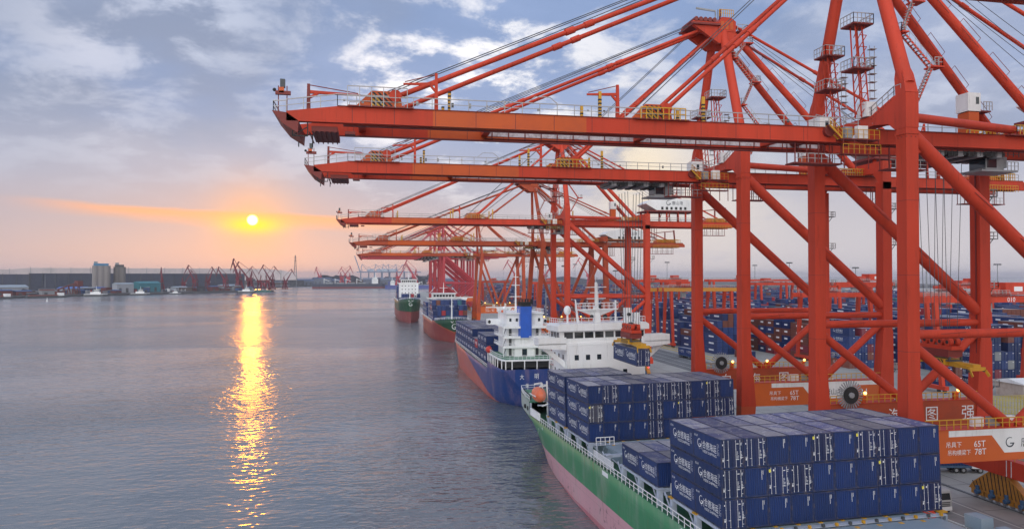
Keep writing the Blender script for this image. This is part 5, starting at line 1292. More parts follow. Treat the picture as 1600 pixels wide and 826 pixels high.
    # deck cargo of the two far green ships, built into the same mass
    for (ox, oy, nx, ys, zb, tiers) in ((46.6, 402, 8, [22, 28.4, 34.8, 41.2, 47.6], 7.6, 4), (46.6, 402, 8, [70, 76.4, 82.8, 89.2, 95.6], 7.6, 3), (32.0, 574, 7, [20.6], 13.2, 2), (32, 574, 7, [42, 48.4, 54.8, 61, 67], 13.2, 4)):
        for q, y in enumerate(ys):
            for i in range(nx):
                for k in range(tiers-(1 if (q+i) % 5 == 0 else 0)-(1 if q == 0 and tiers == 4 else 0)):
                    c = rnd.choices(['dark blue', 'blue', 'teal', 'red', 'brown'], [7, 3, 1, .8, .8])[0]
                    if oy == 402 and q == 0 and k == 1 and i in (2, 6): c = 'red'
                    mb_far_box(rest, ox-nx*1.27+1.27+i*2.54, oy+y+3, zb+k*2.91, 6.06, mat('container %s paint' % c, CCOL[c]), MATS['container %s roof' % c], True)
    rest.build('stacked_containers', label='mass of distant shipping containers stacked across the yard and far decks', cat='containers', kind='stuff')
    print('INDIVIDUAL CONTAINERS', CONT_N+n, 'slots', len(slots))
def mb_far_box(mb, x, y, z, L, m, rf, mark):
    a = W20/2-.04; b = L/2-.03; z1 = z+2.85
    mb.add([(x-a, y-b, z), (x+a, y-b, z), (x+a, y+b, z), (x-a, y+b, z), (x-a, y-b, z1), (x+a, y-b, z1), (x+a, y+b, z1), (x-a, y+b, z1)], [(0, 1, 5, 4), (1, 2, 6, 5), (2, 3, 7, 6), (3, 0, 4, 7)], m)
    mb.add([(x-a, y-b, z1), (x+a, y-b, z1), (x+a, y+b, z1), (x-a, y+b, z1)], [(0, 1, 2, 3)], rf)
    if mark: mb.add([(x-a-.03, y-L*.22, z+1.3), (x-a-.03, y+L*.16, z+1.3), (x-a-.03, y+L*.16, z+2.0), (x-a-.03, y-L*.22, z+2.0)], [(0, 1, 2, 3)], PWHT)

# ---------------------------------------------------------------- yard gantries
def gantry(x0, x1, y, H, label, beam=RED, legs=RED, num=None, D=1, dy=9.0, tx=.5, house=False):
    root = empty('yard_gantry', (x0, y, 0), label, 'gantry crane', 'rail gantries spanning the yard stacks'); W = x1-x0
    for xx in (0, W):
        for yy in (-dy/2, dy/2):
            mb = MB(); mb.bar((xx, yy*1.25, 1.2), (xx, yy*.75, H-1.6), 1.0, 1.25, legs, a2=1.3, b2=1.5); mb.build('leg', root)
        mb = MB(); mb.box((xx-.7, -dy*.78, .9), (xx+.7, dy*.78, 2.0), legs)
        for k in (-.7, -.5, .5, .7): mb.tube((xx-.3, dy*k, .5), (xx+.3, dy*k, .5), .5, DGRY, 10)
        mb.build('end_carriage', root)
    for yy in (-dy*.36, dy*.36):
        mb = MB(); mb.box((-4, yy-.6, H-1.7), (W+4, yy+.6, H), beam)
        for k in (-4, W+4): mb.box((k-.1, yy-.7, H-1.8), (k+.1, yy+.7, H+.1), legs)
        mb.rail([(-4, yy-.7, H), (W+4, yy-.7, H)], GALV, 1.2, 2.5, .06); b = mb.build('girder', root)
        if num and yy < 0: t = MB(); [text(t, s_, 1.35, (xx_, yy-.63, H-.85), (1, 0, 0), PWHT) for s_, xx_ in num]; t.build('lettering', b)
    mb = MB(); t0 = W*tx; mb.box((t0-3, -dy*.45, H+.2), (t0+3.5, dy*.45, H+.8), DKRED); mb.box((t0-2.4, -2.8, H+.8), (t0+2.2, 2.8, H+3.0), RED if not house else RED); mb.box((t0-1.4, -1.4, H-4.6), (t0+.8, .6, H-2), GRY); mb.rail([(t0-3, -dy*.45, H+.8), (t0+3.5, -dy*.45, H+.8)], GALV, 1.1, 1.2, .07)
    mb.build('trolley', root)
    if house:
        mb = MB(); mb.box((t0+4, -3, H+.6), (t0+14, 3, H+4.2), RED); mb.box((t0+7, -3.05, H+1.6), (t0+10, -3.0, H+3.0), PWHT); mb.build('machinery_house', root)
    return root
def light_mast(x, y, h, label, heads=True):
    root = empty('light_mast', (x, y, 0), label, 'light mast', 'floodlight masts')
    mb = MB(); mb.tube((0, 0, 0), (0, 0, h), .45, GRY, 8, r2=.22); mb.build('pole', root)
    mb = MB(); mb.tube((0, 0, h-.2), (0, 0, h+.1), 2.0, GRY, 12)
    for k in range(8): t = k*math.pi/4; mb.box((1.8*math.cos(t)-.4, 1.8*math.sin(t)-.4, h-.8), (1.8*math.cos(t)+.4, 1.8*math.sin(t)+.4, h-.1), DGRY)
    mb.build('lamp_ring', root)
def truck(x, y, rz, label, cab, load=None, trailer=True, what='the truck'):
    root = empty('container_truck', (x, y, .03), label, 'truck', 'trucks on the quay', rz=rz)   # faces local -Y
    mb = MB(); mb.prism([(-2.6, .8), (-2.65, 1.7), (-2.35, 3.1), (-2.1, 3.3), (-.5, 3.4), (-.5, .8)], 'x', -1.22, 1.22, cab); mb.box((-1.2, -2.7, .45), (1.2, -2.4, 1.0), WHT if cab is not WHT else GRY)
    for z in (1.05, 1.3, 1.55): mb.box((-.9, -2.68, z), (.9, -2.64, z+.12), DGRY)
    c = mb.build('cab', root)
    mb = MB(); mb.add([(-1.08, -2.60, 1.95), (1.08, -2.60, 1.95), (1.05, -2.42, 2.85), (-1.05, -2.42, 2.85)], [(0, 1, 2, 3)], GLASS); mb.box((-1.235, -2.0, 1.9), (-1.225, -1.0, 2.75), GLASS); mb.box((1.225, -2.0, 1.9), (1.235, -1.0, 2.75), GLASS); mb.build('window', c)
    for s in (-1, 1): mb = MB(); mb.box((s*.85-.2, -2.74, .62), (s*.85+.2, -2.70, .85), PWHT); mb.build('headlight', c)
    mb = MB(); mb.box((-1.15, -.5, .9), (1.15, 11.6 if trailer else 3.6, 1.25), mat('trailer frame', (.06, .12, .22), .5)); mb.build('chassis', root)
    for yy in ((-1.9, .9, 2.1, 8.4, 9.6, 10.8) if trailer else (-1.9, 2.2)):
        mb = MB()
        for s in (-1, 1): mb.tube((s*.75, yy, .5), (s*1.2, yy, .5), .5, BLK, 14); mb.tube((s*1.19, yy, .5), (s*1.22, yy, .5), .26, GRY, 10)
        mb.build('wheel', root)
    if load:
        M = Matrix.Translation((x, y, .03)) @ Matrix.Rotation(rz, 4, 'Z')
        for k, c in enumerate(load): inst('shipping_container', CB[c], mw=M @ Matrix.Translation((0, 2.6+k*6.15, 1.29)), label='%s container riding on the trailer of %s' % (('front', 'rear')[k]+' '+c, what), cat='container', group='containers on trucks')
    return root
def yard_gear():
    gantry(141, 172, 327, 28, 'yard gantry numbered 412 with an ochre yellow girder over the nearest stacks', beam=mat('ochre paint', (.58, .25, .03), .5), num=[('412', 11.5)], tx=.25)
    gantry(141, 172, 345, 27.6, 'yard gantry numbered 007 with an ochre yellow girder just behind the one numbered 412', beam=mat('ochre paint', (.58, .25, .03), .5), num=[('007', 24.5)], tx=.3)
    gantry(163, 205, 189, 27.6, 'wide red yard gantry numbered 010 with a big red machinery house at the right', num=[('010', 26.2), ('4', 8)], tx=.52, house=True, dy=11)
    gantry(171.5, 199, 470, 31, 'red yard gantry behind the stacks left of the pair with ochre girders', tx=.7)
    gantry(202, 228, 505, 31, 'slim red yard gantry with its trolley near its right leg', tx=.8)
    gantry(250, 309, 500, 31, 'widest red yard gantry of the middle distance, trolley at its centre', tx=.4)
    gantry(262, 290, 455, 29, 'red yard gantry with its trolley over the left end of the wide one', tx=.2)
    gantry(171.5, 198, 262, 27, 'red yard gantry over the brown and red stacks behind the braces', tx=.3)
    gantry(232.5, 260, 330, 30.5, 'tall red yard gantry with a raised red frame behind the second crane leg', tx=.5, house=True)
    gantry(293.5, 320, 420, 28, 'red yard gantry right of the landside leg in the far yard', tx=.6)
    gantry(324, 352, 360, 28, 'red yard gantry at the right end of the yard behind the wide leg', tx=.4, house=True)
    gantry(205, 232, 240, 27.6, 'red yard gantry behind the one numbered 010', tx=.5)
    gantry(148, 174, 640, 28, 'small far red yard gantry seen over the green ship mast', tx=.5)
    gantry(118, 142, 760, 28, 'smallest far red yard gantry near the quay road', tx=.5)
    for k, (x, y, h) in enumerate(((262, 610, 46), (317, 505, 44), (196, 560, 38), (395, 455, 40), (352, 475, 40), (430, 430, 42), (150, 640, 42), (365, 640, 44), (118, 430, 40), (128, 520, 42), (214, 740, 46), (520, 600, 42))):
        light_mast(x, y, h, 'grey floodlight mast, %s from the left among the tall masts of the yard' % ORD[sorted([262/610, 317/505, 196/560, 395/455, 352/475, 430/430, 150/640, 365/640, 118/430, 128/520, 214/740, 520/600]).index(x/y)])
    truck(80.6, 92.5, 0.0, 'pale grey truck cab beside the big container stack of the green ship', mat('truck pale grey', (.42, .42, .42), .5), None)
    truck(128.5, 272, 0.05, 'blue truck with two blue containers on the asphalt lane', mat('truck blue', (.04, .10, .30), .4), ['dark blue', 'dark blue'], what='the blue truck near the kerb')
    truck(121, 330, 0.0, 'blue and white truck beside the bridge wing on the asphalt lane', mat('truck blue', (.04, .10, .30), .4), ['dark blue'], what='the truck beside the bridge wing')
    truck(101.5, 108.5, R(76), 'truck with a large blue container under the hanging yellow spreader', WHT, ['blue', 'dark blue'], what='the truck under the empty spreader')
    truck(109, 141, R(80), 'white truck with a grey container behind the crane portal', WHT, ['grey'], what='the white truck behind the portal')
    truck(122, 182, R(10), 'dark truck parked before the yard, its trailer empty', DGRY)
    # shed and low white building at the right
    b = empty('yard_shed', (176, 168, 0), 'low white roofed shed with a brown door at the right edge of the yard', 'shed')
    mb = MB(); mb.box((0, 0, 0), (26, 9, 4.0), mat('shed wall', (.5, .42, .36), .7, dirt=(.3, .2, .15), dirt_amt=.5)); mb.build('wall', b)
    mb = MB(); mb.prism([(-.5, 4), (9.5, 4), (9.5, 4.3), (4.5, 5.2), (-.5, 4.3)], 'x', -.6, 26.6, WHT); mb.build('roof', b)
    mb = MB(); mb.box((9, -.06, 0), (12.5, -.01, 3.2), mat('shed door', (.3, .10, .06), .6)); mb.build('door', b)
    # rack of yellow lattice guard frames near the portal
    b = empty('guard_frame_rack', (140, 139, 0), 'yellow railed lattice frames stored on the quay behind the portal beam', 'railing rack')
    mb = MB(); RK = mat('dull yellow rack', (.50, .40, .05), .6)
    for k in range(5):
        y = k*1.6; mb.rail([(0, y, 0), (18, y, 0)], RK, 3.0, .8, .05); mb.rail([(0, y, 3), (18, y, 3)], RK, 2.6, .8, .05)
    mb.build('frame', b)
    b = empty('pallet_stack', (104, 124, 0), 'low stack of pale crates on the quay before the blue container', 'crates')
    mb = MB(); [mb.box((k*2, 0, 0), (k*2+1.7, 1.4, 1.0+.4*(k % 2)), mat('pale crate', (.4, .38, .34), .7)) for k in range(4)]; mb.build('crate', b)
    b = empty('street_bollard', (0, 0, 0), None, None) if False else None
    for k in range(16):
        y = 62+k*17
        if k in (3, ): continue
        mb = MB(); mb.tube((0, 0, 0), (0, 0, .5), .28, YEL, 10, r2=.22); mb.tube((0, 0, .5), (0, 0, .68), .38, YEL, 10)
        mb.build('mooring_bollard', loc=(62.6, y, .01), label='yellow iron mooring bollard on the quay edge beside the ships', cat='bollard', group='mooring bollards on the quay edge')

# ---------------------------------------------------------------- far shores
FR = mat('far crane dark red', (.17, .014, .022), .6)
def luffing(x, y, s, rz, label, luff=52, col=PINK):
    root = empty('portal_jib_crane', (x, y, 0), label, 'crane', 'portal jib cranes on the far shore', rz=rz)
    mb = MB()
    s *= 1.04
    for a in (-5, 5):
        for b in (-5, 5): mb.bar((a*s, b*s, 0), (a*.45*s, b*.45*s, 16*s), 2.1*s, 2.1*s, col)
    mb.box((-5.5*s, -5.5*s, 5*s), (5.5*s, 5.5*s, 6.2*s), col); mb.build('portal', root)
    mb = MB(); mb.box((-5*s, -3*s, 16*s), (6*s, 3*s, 22*s), col); mb.box((4*s, -3.5*s, 18*s), (7*s, -1*s, 21*s), GRY); mb.box((-8.5*s, -2.4*s, 17*s), (-5*s, 2.4*s, 20*s), DGRY); mb.build('cabin', root)
    L = 34*s; c, sn = math.cos(R(luff)), math.sin(R(luff)); base = Vector((3*s, 0, 20*s)); tip = base+Vector((c*L, 0, sn*L)); jt = tip+Vector((math.cos(R(luff-118))*18*s, 0, math.sin(R(luff-118))*18*s)); jb = tip-Vector((math.cos(R(luff-100))*5*s, 0, math.sin(R(luff-100))*5*s))
    mb = MB(); mb.bar(base+Vector((0, -1.5*s, 0)), tip, 1.7*s, 2.0*s, col, a2=1.1*s, b2=1.1*s); mb.bar(base+Vector((0, 1.5*s, 0)), tip, 1.7*s, 2.0*s, col, a2=1.1*s, b2=1.1*s); mb.build('boom', root)
    mb = MB(); mb.bar(jb, jt, 1.9*s, 2.0*s, col, a2=.8*s, b2=.8*s); mb.build('jib', root)
    top = Vector((-3*s, 0, 33*s)); mb = MB(); mb.bar((-1*s, -2*s, 22*s), top, .9*s*1.4, .9*s*1.4, col); mb.bar((-1*s, 2*s, 22*s), top, .9*s*1.4, .9*s*1.4, col); mb.bar(top, jb, .6*s, .6*s, col); mb.bar(top, (-6*s, 0, 22*s), .6*s, .6*s, col); mb.wire(jt, jt-Vector((0, 0, 22*s)), .15*s, DGRY); mb.build('tie_frame', root)
def far_sts(x, y, rz, up, label):
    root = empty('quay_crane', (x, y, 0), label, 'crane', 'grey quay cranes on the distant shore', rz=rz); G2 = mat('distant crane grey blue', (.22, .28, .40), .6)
    mb = MB()
    for a in (0, 28):
        for b in (-9, 9): mb.box((a-1.2, b-1.2, 0), (a+1.2, b+1.2, 46), G2)
        mb.box((a-1, -9, 12), (a+1, 9, 14.5), G2); mb.box((a-1, -9, 43), (a+1, 9, 46), G2)
    mb.build('leg', root)
    mb = MB(); mb.box((-2, -2.5, 44), (58, 2.5, 48), G2); mb.build('main_girder', root)
    mb = MB(); e = (-22, 0, 104) if up else (-62, 0, 46); mb.bar((-2, 0, 46), e, 4, 3, G2); mb.build('boom', root)
    mb = MB(); mb.bar((0, 0, 46), (4, 0, 74), 2, 2, G2); mb.bar((4, 0, 74), (28, 0, 46), 1.2, 1.2, G2); mb.bar((4, 0, 74), (56, 0, 48), .8, .8, G2)
    if not up: mb.bar((4, 0, 74), (-54, 0, 47), .8, .8, G2)
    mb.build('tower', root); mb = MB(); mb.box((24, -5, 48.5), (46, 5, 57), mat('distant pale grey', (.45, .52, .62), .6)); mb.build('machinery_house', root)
def building(x, y, w_, d, h, wall, roof, label, rz=0.0, gable=True, cat='warehouse', group='port buildings on the far shore'):
    root = empty('warehouse', (x, y, 0), label, cat, group, rz=rz)
    mb = MB(); mb.box((0, 0, 0), (w_, d, h), wall); mb.build('wall', root)
    mb = MB()
    if gable: mb.prism([(-.8, h), (d+.8, h), (d/2, h+d*.16)], 'x', -1, w_+1, roof)
    else: mb.box((-.6, -.6, h), (w_+.6, d+.6, h+.8), roof)
    mb.build('roof', root)
    mb = MB(); k = 0
    while 6+k*14 < w_-6: mb.box((4+k*14, -.25, .5), (9+k*14, -.02, h*.55), DGRY); k += 1
    mb.build('door', root)
def shores():
    dark = mat('shore ground', (.10, .095, .09), .9, dirt=(.05, .05, .055), dirt_amt=.6, scale=.02)
    rock = mat('shore embankment', (.075, .075, .08), .9, dirt=(.14, .13, .12), dirt_amt=.6, scale=.08)
    P = [(-2600, 900), (-1100, 1010), (-640, 1262), (-554, 1344), (-462, 1480), (-364, 1590), (-300, 1660), (-222, 1712), (-216, 1745), (-300, 1830), (-330, 2000), (-290, 2300), (-200, 2500), (-60, 2420), (40, 2300), (330, 2350), (700, 2150), (1500, 1900), (2200, 1900), (2200, 4200), (-2600, 4600)]
    # ground well inland, embankment edge stepping down into the water
    mb = MB(); mb.prism(P, 'z', -8, -.4, rock); mb.build('far_embankment', kind='structure')
    mb = MB(); mb.add([(x, y+3, -.36) for x, y in P], [tuple(range(len(P)))], dark); mb.build('far_ground', kind='structure')
    wind = mat('windbreak mesh', (.045, .055, .085), .8, dirt=(.08, .08, .10), dirt_amt=.6, scale=.03); net = mat('pale windbreak net', (.60, .52, .52), .8, dirt=(.22, .25, .25), dirt_amt=.4, scale=.02)
    coal = mat('coal', (.022, .024, .032), .95, dirt=(.05, .05, .06), dirt_amt=.5, scale=.05, bump=.4, bscale=.3)
    for k, (xa, ya, xb, yb, h) in enumerate(((-1900, 1500, -1290, 1660, 35), (-1292, 1660, -748, 1806, 36.5), (-750, 1805, -330, 2050, 38.5))):
        root = empty('windbreak_fence', ((xa+xb)/2, (ya+yb)/2, 0), 'long dark windbreak fence on the far shore, stretch %s' % ('beyond the open water edge', 'behind the large white shed', 'behind the silos and jib cranes')[k], 'fence'); d = Vector((xb-xa, yb-ya, 0)); L = d.length; ang = math.atan2(d.y, d.x); root.rotation_euler = (0, 0, ang)
        mb = MB(); mb.box((-L/2, -.5, -.4), (L/2, .5, h), wind); mb.build('mesh_panel', root)
        mb = MB(); n = int(L/25)
        for i in range(n+1): x = -L/2+i*L/n; mb.box((x-.5, -1.6, -.4), (x+.5, -.5, h+1), DGRY)
        mb.build_each('post', root, per=6)
    root = empty('wind_net', (-560, 2150, 0), 'pale tall wind net with thin masts rising behind the dark windbreak', 'fence'); root.rotation_euler = (0, 0, .28)
    n = 18; top = lambda i: 53 if 2 < i < 17 else (40 if i in (0, 18) else 49)
    mb = MB(); xs = [-440+i*(800/18) for i in range(19)]
    mb.prism([(x, top(i)) for i, x in enumerate(xs)]+[(x, 20) for x in reversed(xs)], 'y', -.3, .3, net); mb.build('net_panel', root)
    mb = MB(); [mb.box((x-.5, -1.2, -.4), (x+.5, -.3, top(i)+3), GRY) for i, x in enumerate(xs)]; mb.build_each('mast', root, per=6)
    # coal heaps
    rnd = random.Random(2)
    for k, (x, y, L, W, h) in enumerate(((-640, 1440, 130, 40, 11), (-470, 1620, 70, 30, 9), (-900, 1350, 220, 60, 20), (-120, 2720, 260, 60, 30), (180, 2520, 200, 60, 26))):
        mb = MB(); nx, ny = 26, 8; vs = []; fs = []
        for i in range(nx+1):
            for j in range(ny+1):
                u = i/nx; v = j/ny; hh = h*min(1, 4*min(u, 1-u))*min(1, 2.6*min(v, 1-v))*(.8+.4*rnd.random()); vs.append(((u-.5)*L, (v-.5)*W, hh-.4))
        for i in range(nx):
            for j in range(ny): a = i*(ny+1)+j; fs.append((a, a+ny+1, a+ny+2, a+1))
        mb.add(vs, fs, coal, True); mb.build('coal_heap', loc=(x, y, 0), label='%s dark coal heap %s' % (('low', 'small', 'long high', 'wide', 'broad')[k], ('beside the white shed at the water edge', 'between the sheds and the silos', 'at the left edge of the far shore', 'behind the moored cargo ship', 'right of the distant grey cranes')[k]), cat='coal heap', group='coal heaps on the far shore')
    # silos
    conc = mat('silo concrete', (.27, .245, .235), .8, dirt=(.20, .18, .17), dirt_amt=.6, scale=.06, streak=True); blue = mat('blue sheet roof', (.05, .20, .36), .6)
    for x, y, n, r, h, lab, sh in ((-530, 1560, 3, 5.8, 53, 'pale grey concrete silo block with a blue head house', conc), (-499, 1585, 2, 5.8, 51, 'darker brown grey silo block beside the pale one', mat('silo concrete dark', (.17, .155, .145), .8, dirt=(.18, .16, .15), dirt_amt=.6, scale=.06))):
        root = empty('grain_silo', (x, y, 0), lab, 'silo', 'concrete silos on the far shore', rz=.35)
        mb = MB()
        for i in range(n):
            for j in range(2): mb.tube((i*r*1.75, j*r*1.8, -.4), (i*r*1.75, j*r*1.8, h), r, sh, 20)
        mb.box((0, -r*.75, -.4), ((n-1)*r*1.75, r*2.2, h), sh); mb.build('storage_bin', root)
        mb = MB(); mb.box((-r*.6, -3, h), ((n-1)*r*1.75+r*.4, 9, h+4.5), blue if n == 3 else DGRY); mb.box((-r*.5, -2, h+4.5), (r*.6, 6, h+8.5), GRY); mb.build('head_house', root)
    # sheds
    W1 = mat('shed white', (.34, .35, .38), .6); BR = mat('shed blue roof', (.06, .16, .48), .5); TQ = mat('turquoise sheet', (.04, .19, .23), .6); GRN = mat('pale sheet roof', (.30, .35, .40), .6)
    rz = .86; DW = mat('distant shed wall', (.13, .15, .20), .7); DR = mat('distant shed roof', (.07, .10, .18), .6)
    for a in ((-640, 1395, 62, 26, 13, W1, GRN, 'large white shed with a pale curved roof, leftmost on the far shore'), (-566, 1500, 52, 20, 9, W1, BR, 'white shed with a blue roof between coal and silos'), (-520, 1545, 20, 14, 9, W1, BR, 'small blue roofed shed in front of the silos'),
              (-478, 1520, 34, 16, 17, W1, GRN, 'white box shaped shed right of the silos'), (-452, 1570, 46, 24, 18, TQ, TQ, 'turquoise shed beside the white box shaped one'), (-405, 1650, 30, 16, 8, W1, GRN, 'low grey shed behind the turquoise one'),
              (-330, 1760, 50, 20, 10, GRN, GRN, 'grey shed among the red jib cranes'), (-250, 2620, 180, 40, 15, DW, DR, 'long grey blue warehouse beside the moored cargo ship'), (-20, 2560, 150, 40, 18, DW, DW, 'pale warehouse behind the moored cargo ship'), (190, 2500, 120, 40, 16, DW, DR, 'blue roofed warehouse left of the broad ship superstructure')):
        building(*a, rz=rz if a[0] < -300 else .05)
    for k, (x, y, s, rzz, lf) in enumerate(((-412, 1700, .9, 2.0, 70), (-372, 1715, .85, .4, 60), (-352, 1735, 1.05, 2.6, 58), (-330, 1752, .95, 1.0, 66), (-290, 1748, 1.05, 2.4, 48), (-262, 1752, 1.35, 2.2, 56), (-240, 1765, 1.25, 2.9, 52), (-222, 1785, 1.0, 3.3, 62), (-205, 1790, 1.0, .3, 64), (-196, 1800, 1.1, 2.8, 56), (-170, 1830, .9, .6, 58), (-215, 2150, 1.0, .5, 55))):
        if k == 11: x, y = -280, 2250
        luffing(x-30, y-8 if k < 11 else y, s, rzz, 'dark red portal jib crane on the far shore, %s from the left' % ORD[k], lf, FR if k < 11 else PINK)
    for k, (x, y, s, rzz, lf) in enumerate(((-170, 2640, 1.2, 2.2, 55), (-95, 2600, 1.3, .4, 50), (-70, 2580, 1.2, 2.9, 55), (95, 2480, 1.35, .2, 58), (150, 2450, 1.6, 2.5, 55), (205, 2450, 1.7, .6, 52), (480, 2350, 1.6, 2.5, 55), (560, 2300, 1.6, .5, 50), (700, 2250, 1.7, 2.8, 56))):
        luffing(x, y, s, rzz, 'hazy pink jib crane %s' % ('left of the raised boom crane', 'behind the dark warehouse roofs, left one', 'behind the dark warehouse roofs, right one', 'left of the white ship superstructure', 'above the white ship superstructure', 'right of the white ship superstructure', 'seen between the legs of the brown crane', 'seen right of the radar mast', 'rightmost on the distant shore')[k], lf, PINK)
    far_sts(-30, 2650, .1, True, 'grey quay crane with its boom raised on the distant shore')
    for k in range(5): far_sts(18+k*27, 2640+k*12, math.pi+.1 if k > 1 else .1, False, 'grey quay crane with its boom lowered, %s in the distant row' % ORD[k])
    root = empty('lattice_pylon', (-225, 2330, 0), 'tall thin lattice pylon standing alone on the distant shore', 'pylon')
    mb = MB()
    for a in (-1, 1):
        for b in (-1, 1): mb.bar((a*6, b*6, 0), (a*.8, b*.8, 96), .9, .9, DGRY)
    for k in range(10): z = k*9.6; w0 = 6-5.2*k/10; w1 = 6-5.2*(k+1)/10; mb.bar((-w0, -w0, z), (w1, -w1, z+9.6), .6, .6, DGRY); mb.bar((w0, -w0, z), (-w1, -w1, z+9.6), .6, .6, DGRY)
    for z in (78, 88): mb.box((-4, -.6, z), (4, .6, z+1.2), DKRED)
    mb.build('tower', root)
    for k, (x, y) in enumerate(((-655, 1400), (-900, 1560), (-596, 1500))):
        light_mast(x, y, 38, 'thin pale mast on the far shore %s' % ('near the white shed', 'at the left edge', 'before the dark windbreak')[k])
    far_bulk_ship(Vector((-58, 2150, -3.5)), math.pi+.10, 205, 'long dark hulled cargo ship moored below the distant grey cranes', mat('dark hull', (.05, .06, .09), .6), mat('dull red hull', (.20, .05, .05), .6))
    far_bulk_ship(Vector((118, 2060, -3.5)), .05, 150, 'violet blue hulled ship moored right of the dark one', mat('violet blue hull', (.08, .10, .30), .6), mat('violet blue hull', (.08, .10, .30), .6))
    far_bulk_ship(Vector((-247, 1700, -3.5)), -.1, 62, 'small dark green cargo ship with white superstructure at the tip of the far quay', mat('far green hull', (.05, .14, .12), .6), mat('far green hull', (.05, .14, .12), .6))
    far_bulk_ship(Vector((-395, 1625, -3.5)), .9, 60, 'white topped cargo ship half hidden between sheds and red cranes', mat('dark hull', (.05, .06, .09), .6), mat('dark hull', (.05, .06, .09), .6))
    tug(-478, 1408, .2, 1.35, 'white work boat moored before the silos'); tug(-425, 1478, .2, 1.2, 'white boat with a long dark hull before the turquoise shed'); tug(-258, 1628, .1, 1.25, 'white tug in the sun glare before the red cranes'); tug(-380, 1548, .3, .8, 'smallest grey boat between the two white ones')
    # low clutter along the waterfront: hoppers, small sheds, stacks
    rc = random.Random(31); line = [(-640, 1262), (-554, 1344), (-462, 1480), (-364, 1590), (-300, 1660), (-222, 1712)]
    CM = [mat('clutter dark', (.05, .05, .06), .8), mat('clutter rust', (.16, .045, .035), .8), mat('clutter pale', (.26, .27, .29), .7), mat('clutter blue', (.05, .10, .22), .7), mat('clutter brown', (.12, .09, .08), .8)]
    for k in range(46):
        t = rc.random()*4.98; i = int(t); f = t-i; a, b = line[i], line[i+1]
        x = a[0]+(b[0]-a[0])*f-rc.uniform(8, 60); y = a[1]+(b[1]-a[1])*f+rc.uniform(12, 70); w_, d, h = rc.uniform(6, 26), rc.uniform(6, 14), rc.uniform(3, 10); m1 = rc.choice(CM)
        building(x, y, w_, d, h, m1, rc.choice(CM), 'low shed or stack in the dark clutter along the far waterfront', rz=rc.uniform(.5, 1.1), gable=rc.random() < .6, cat='shed', group='low sheds cluttering the far waterfront')
    for k in range(26):
        x = 420-rc.random()*1150; y = 2520+rc.random()*240
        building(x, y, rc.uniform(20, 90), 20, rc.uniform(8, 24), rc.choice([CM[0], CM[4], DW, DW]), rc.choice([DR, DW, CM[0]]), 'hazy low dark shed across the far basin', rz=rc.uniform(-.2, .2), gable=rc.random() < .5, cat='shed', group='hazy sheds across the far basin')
    hp = empty('loading_hopper', (-545, 1420, 0), 'rust red loading frame standing before the pale silos', 'loader')
    mb = MB()
    for i in range(5): mb.bar((i*9, 0, 0), (i*9+3, 0, 9+i*3), 1.2, 1.2, CM[1]); mb.bar((i*9+6, 0, 0), (i*9+3, 0, 9+i*3), 1.2, 1.2, CM[1])
    mb.bar((0, 0, 8), (40, 0, 22), 2.2, 2.2, CM[1]); mb.build('conveyor', hp); hp.rotation_euler = (0, 0, .9)
    mb = MB(); mb.box((34, -5, 14), (44, 5, 24), CM[1]); mb.build('hopper', hp)
    # barge row / debris along the far waterline
    for k, (x, y, L) in enumerate(((-600, 1290, 70), (-540, 1352, 60))):
        mb = MB(); mb.box((-L/2, -5, -.8), (L/2, 5, 3.2), DGRY); mb.box((-L/2+4, -4, 3.2), (L/2-14, 4, 5), mat('barge cargo red brown', (.22, .07, .05), .8)); mb.box((L/2-12, -4, 3.2), (L/2-4, 4, 8), SWHT)
        o = mb.build('barge', loc=(x+8, y-8, -3.5), label='low dark barge moored along the far shore %s' % ('beside the white shed', 'beside the blue roofed shed')[k], cat='barge'); o.rotation_euler = (0, 0, .72)
    mb = MB(); mb.tube((0, 0, -1), (0, 0, 1.6), 1.2, SWHT, 12); mb.tube((0, 0, 1.6), (0, 0, 5.2), .5, SWHT, 8, r2=.3); mb.build('navigation_buoy', loc=(-458, 1160, -3.5), label='white navigation buoy floating off the far shore', cat='buoy')
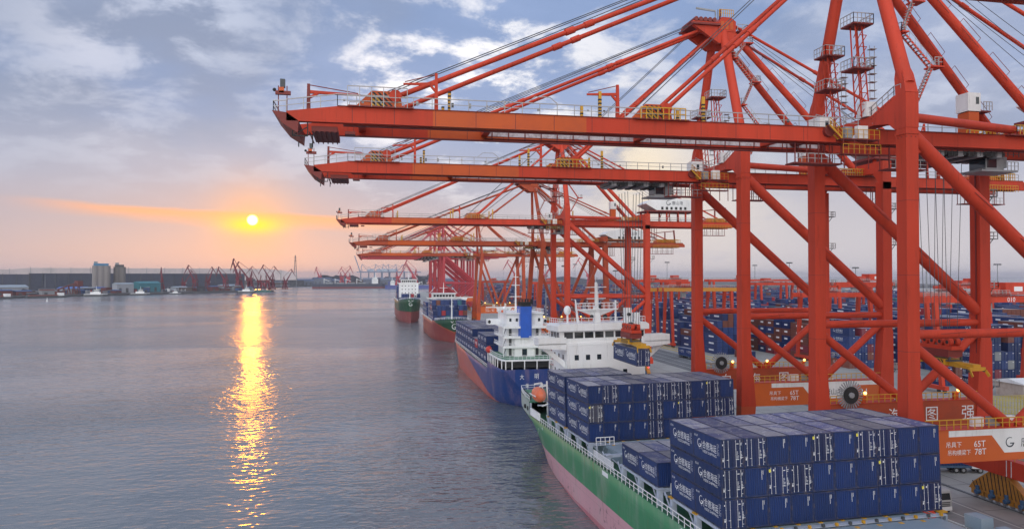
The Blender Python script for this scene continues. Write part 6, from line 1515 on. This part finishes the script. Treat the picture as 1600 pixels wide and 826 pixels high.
    # tree mass and low dunes far behind
    for k, (x, y, w_, h) in enumerate(((330, 2900, 620, 34), (900, 2700, 700, 30), (-1500, 3600, 1600, 40))):
        mb = MB(); pts = [(-w_/2, 0)]+[(-w_/2+w_*i/14, h*(.55+.45*math.sin(i*1.7+k)*.4+.3*math.sin(i*.45)))for i in range(1, 14)]+[(w_/2, 0)]
        mb.prism(pts, 'y', 0, 60, mat('distant hill', (.08, .09, .12), .9)); mb.build('distant_hills', kind='structure', loc=(x, y, 0))
# ---------------------------------------------------------------- assemble
build_setting()
build_container_meshes(); build_box_meshes()
ship1(); stack_ship1(); lifeboat()
crane('ship_to_shore_crane', 85.8, 'red ship to shore crane with the topmost complete boom and an empty spreader', tx=14.5, number='122')
crane('ship_to_shore_crane', 125.1, 'red ship to shore crane numbered 121 with a hanging pair of blue containers', tx=-17.3, number='121')
crane('ship_to_shore_crane', 33.6, 'red crane of which only the dark underside of its boom shows at the top', tx=30, number='123')
crane('ship_to_shore_crane', 239.8, 'third red ship to shore crane with a white machinery house', tx=-6, number='120', detail=1)
crane('ship_to_shore_crane', 284, 'brown orange crane with slanting legs behind the white housed red one', col=RUST, tx=2, detail=1, old=True, number='119')
crane('ship_to_shore_crane', 440, 'farther brown orange crane with slanting legs, its portal beam above the blue ship', col=RUST, tx=-10, detail=1, old=True, number='118')
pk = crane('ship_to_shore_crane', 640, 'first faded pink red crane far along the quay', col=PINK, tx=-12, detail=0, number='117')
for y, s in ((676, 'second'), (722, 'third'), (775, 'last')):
    c = copy_tree(pk); c.location.y = y; c['label'] = '%s haze tinted red crane far along the quay' % s
spreader('container_spreader', 46.7, 125.1, 21.2, 'yellow spreader and red head block holding two blue containers before the white deckhouse', 49)
for k, y in enumerate((-3.08, 3.08)):
    container(Matrix.Translation((46.7, 125.1+y, 18.25)), 'D' if k == 0 else 'B', 'blue container hanging from the yellow spreader, %s half of the pair' % ('doored near', 'far')[k], 'containers hanging from the crane', True)
spreader('container_spreader', 76.6, 85.8, 21.6, 'empty yellow spreader hanging by ropes between the big red legs', 49)
ship2(); far_ships()
yard(); yard_gear(); shores()
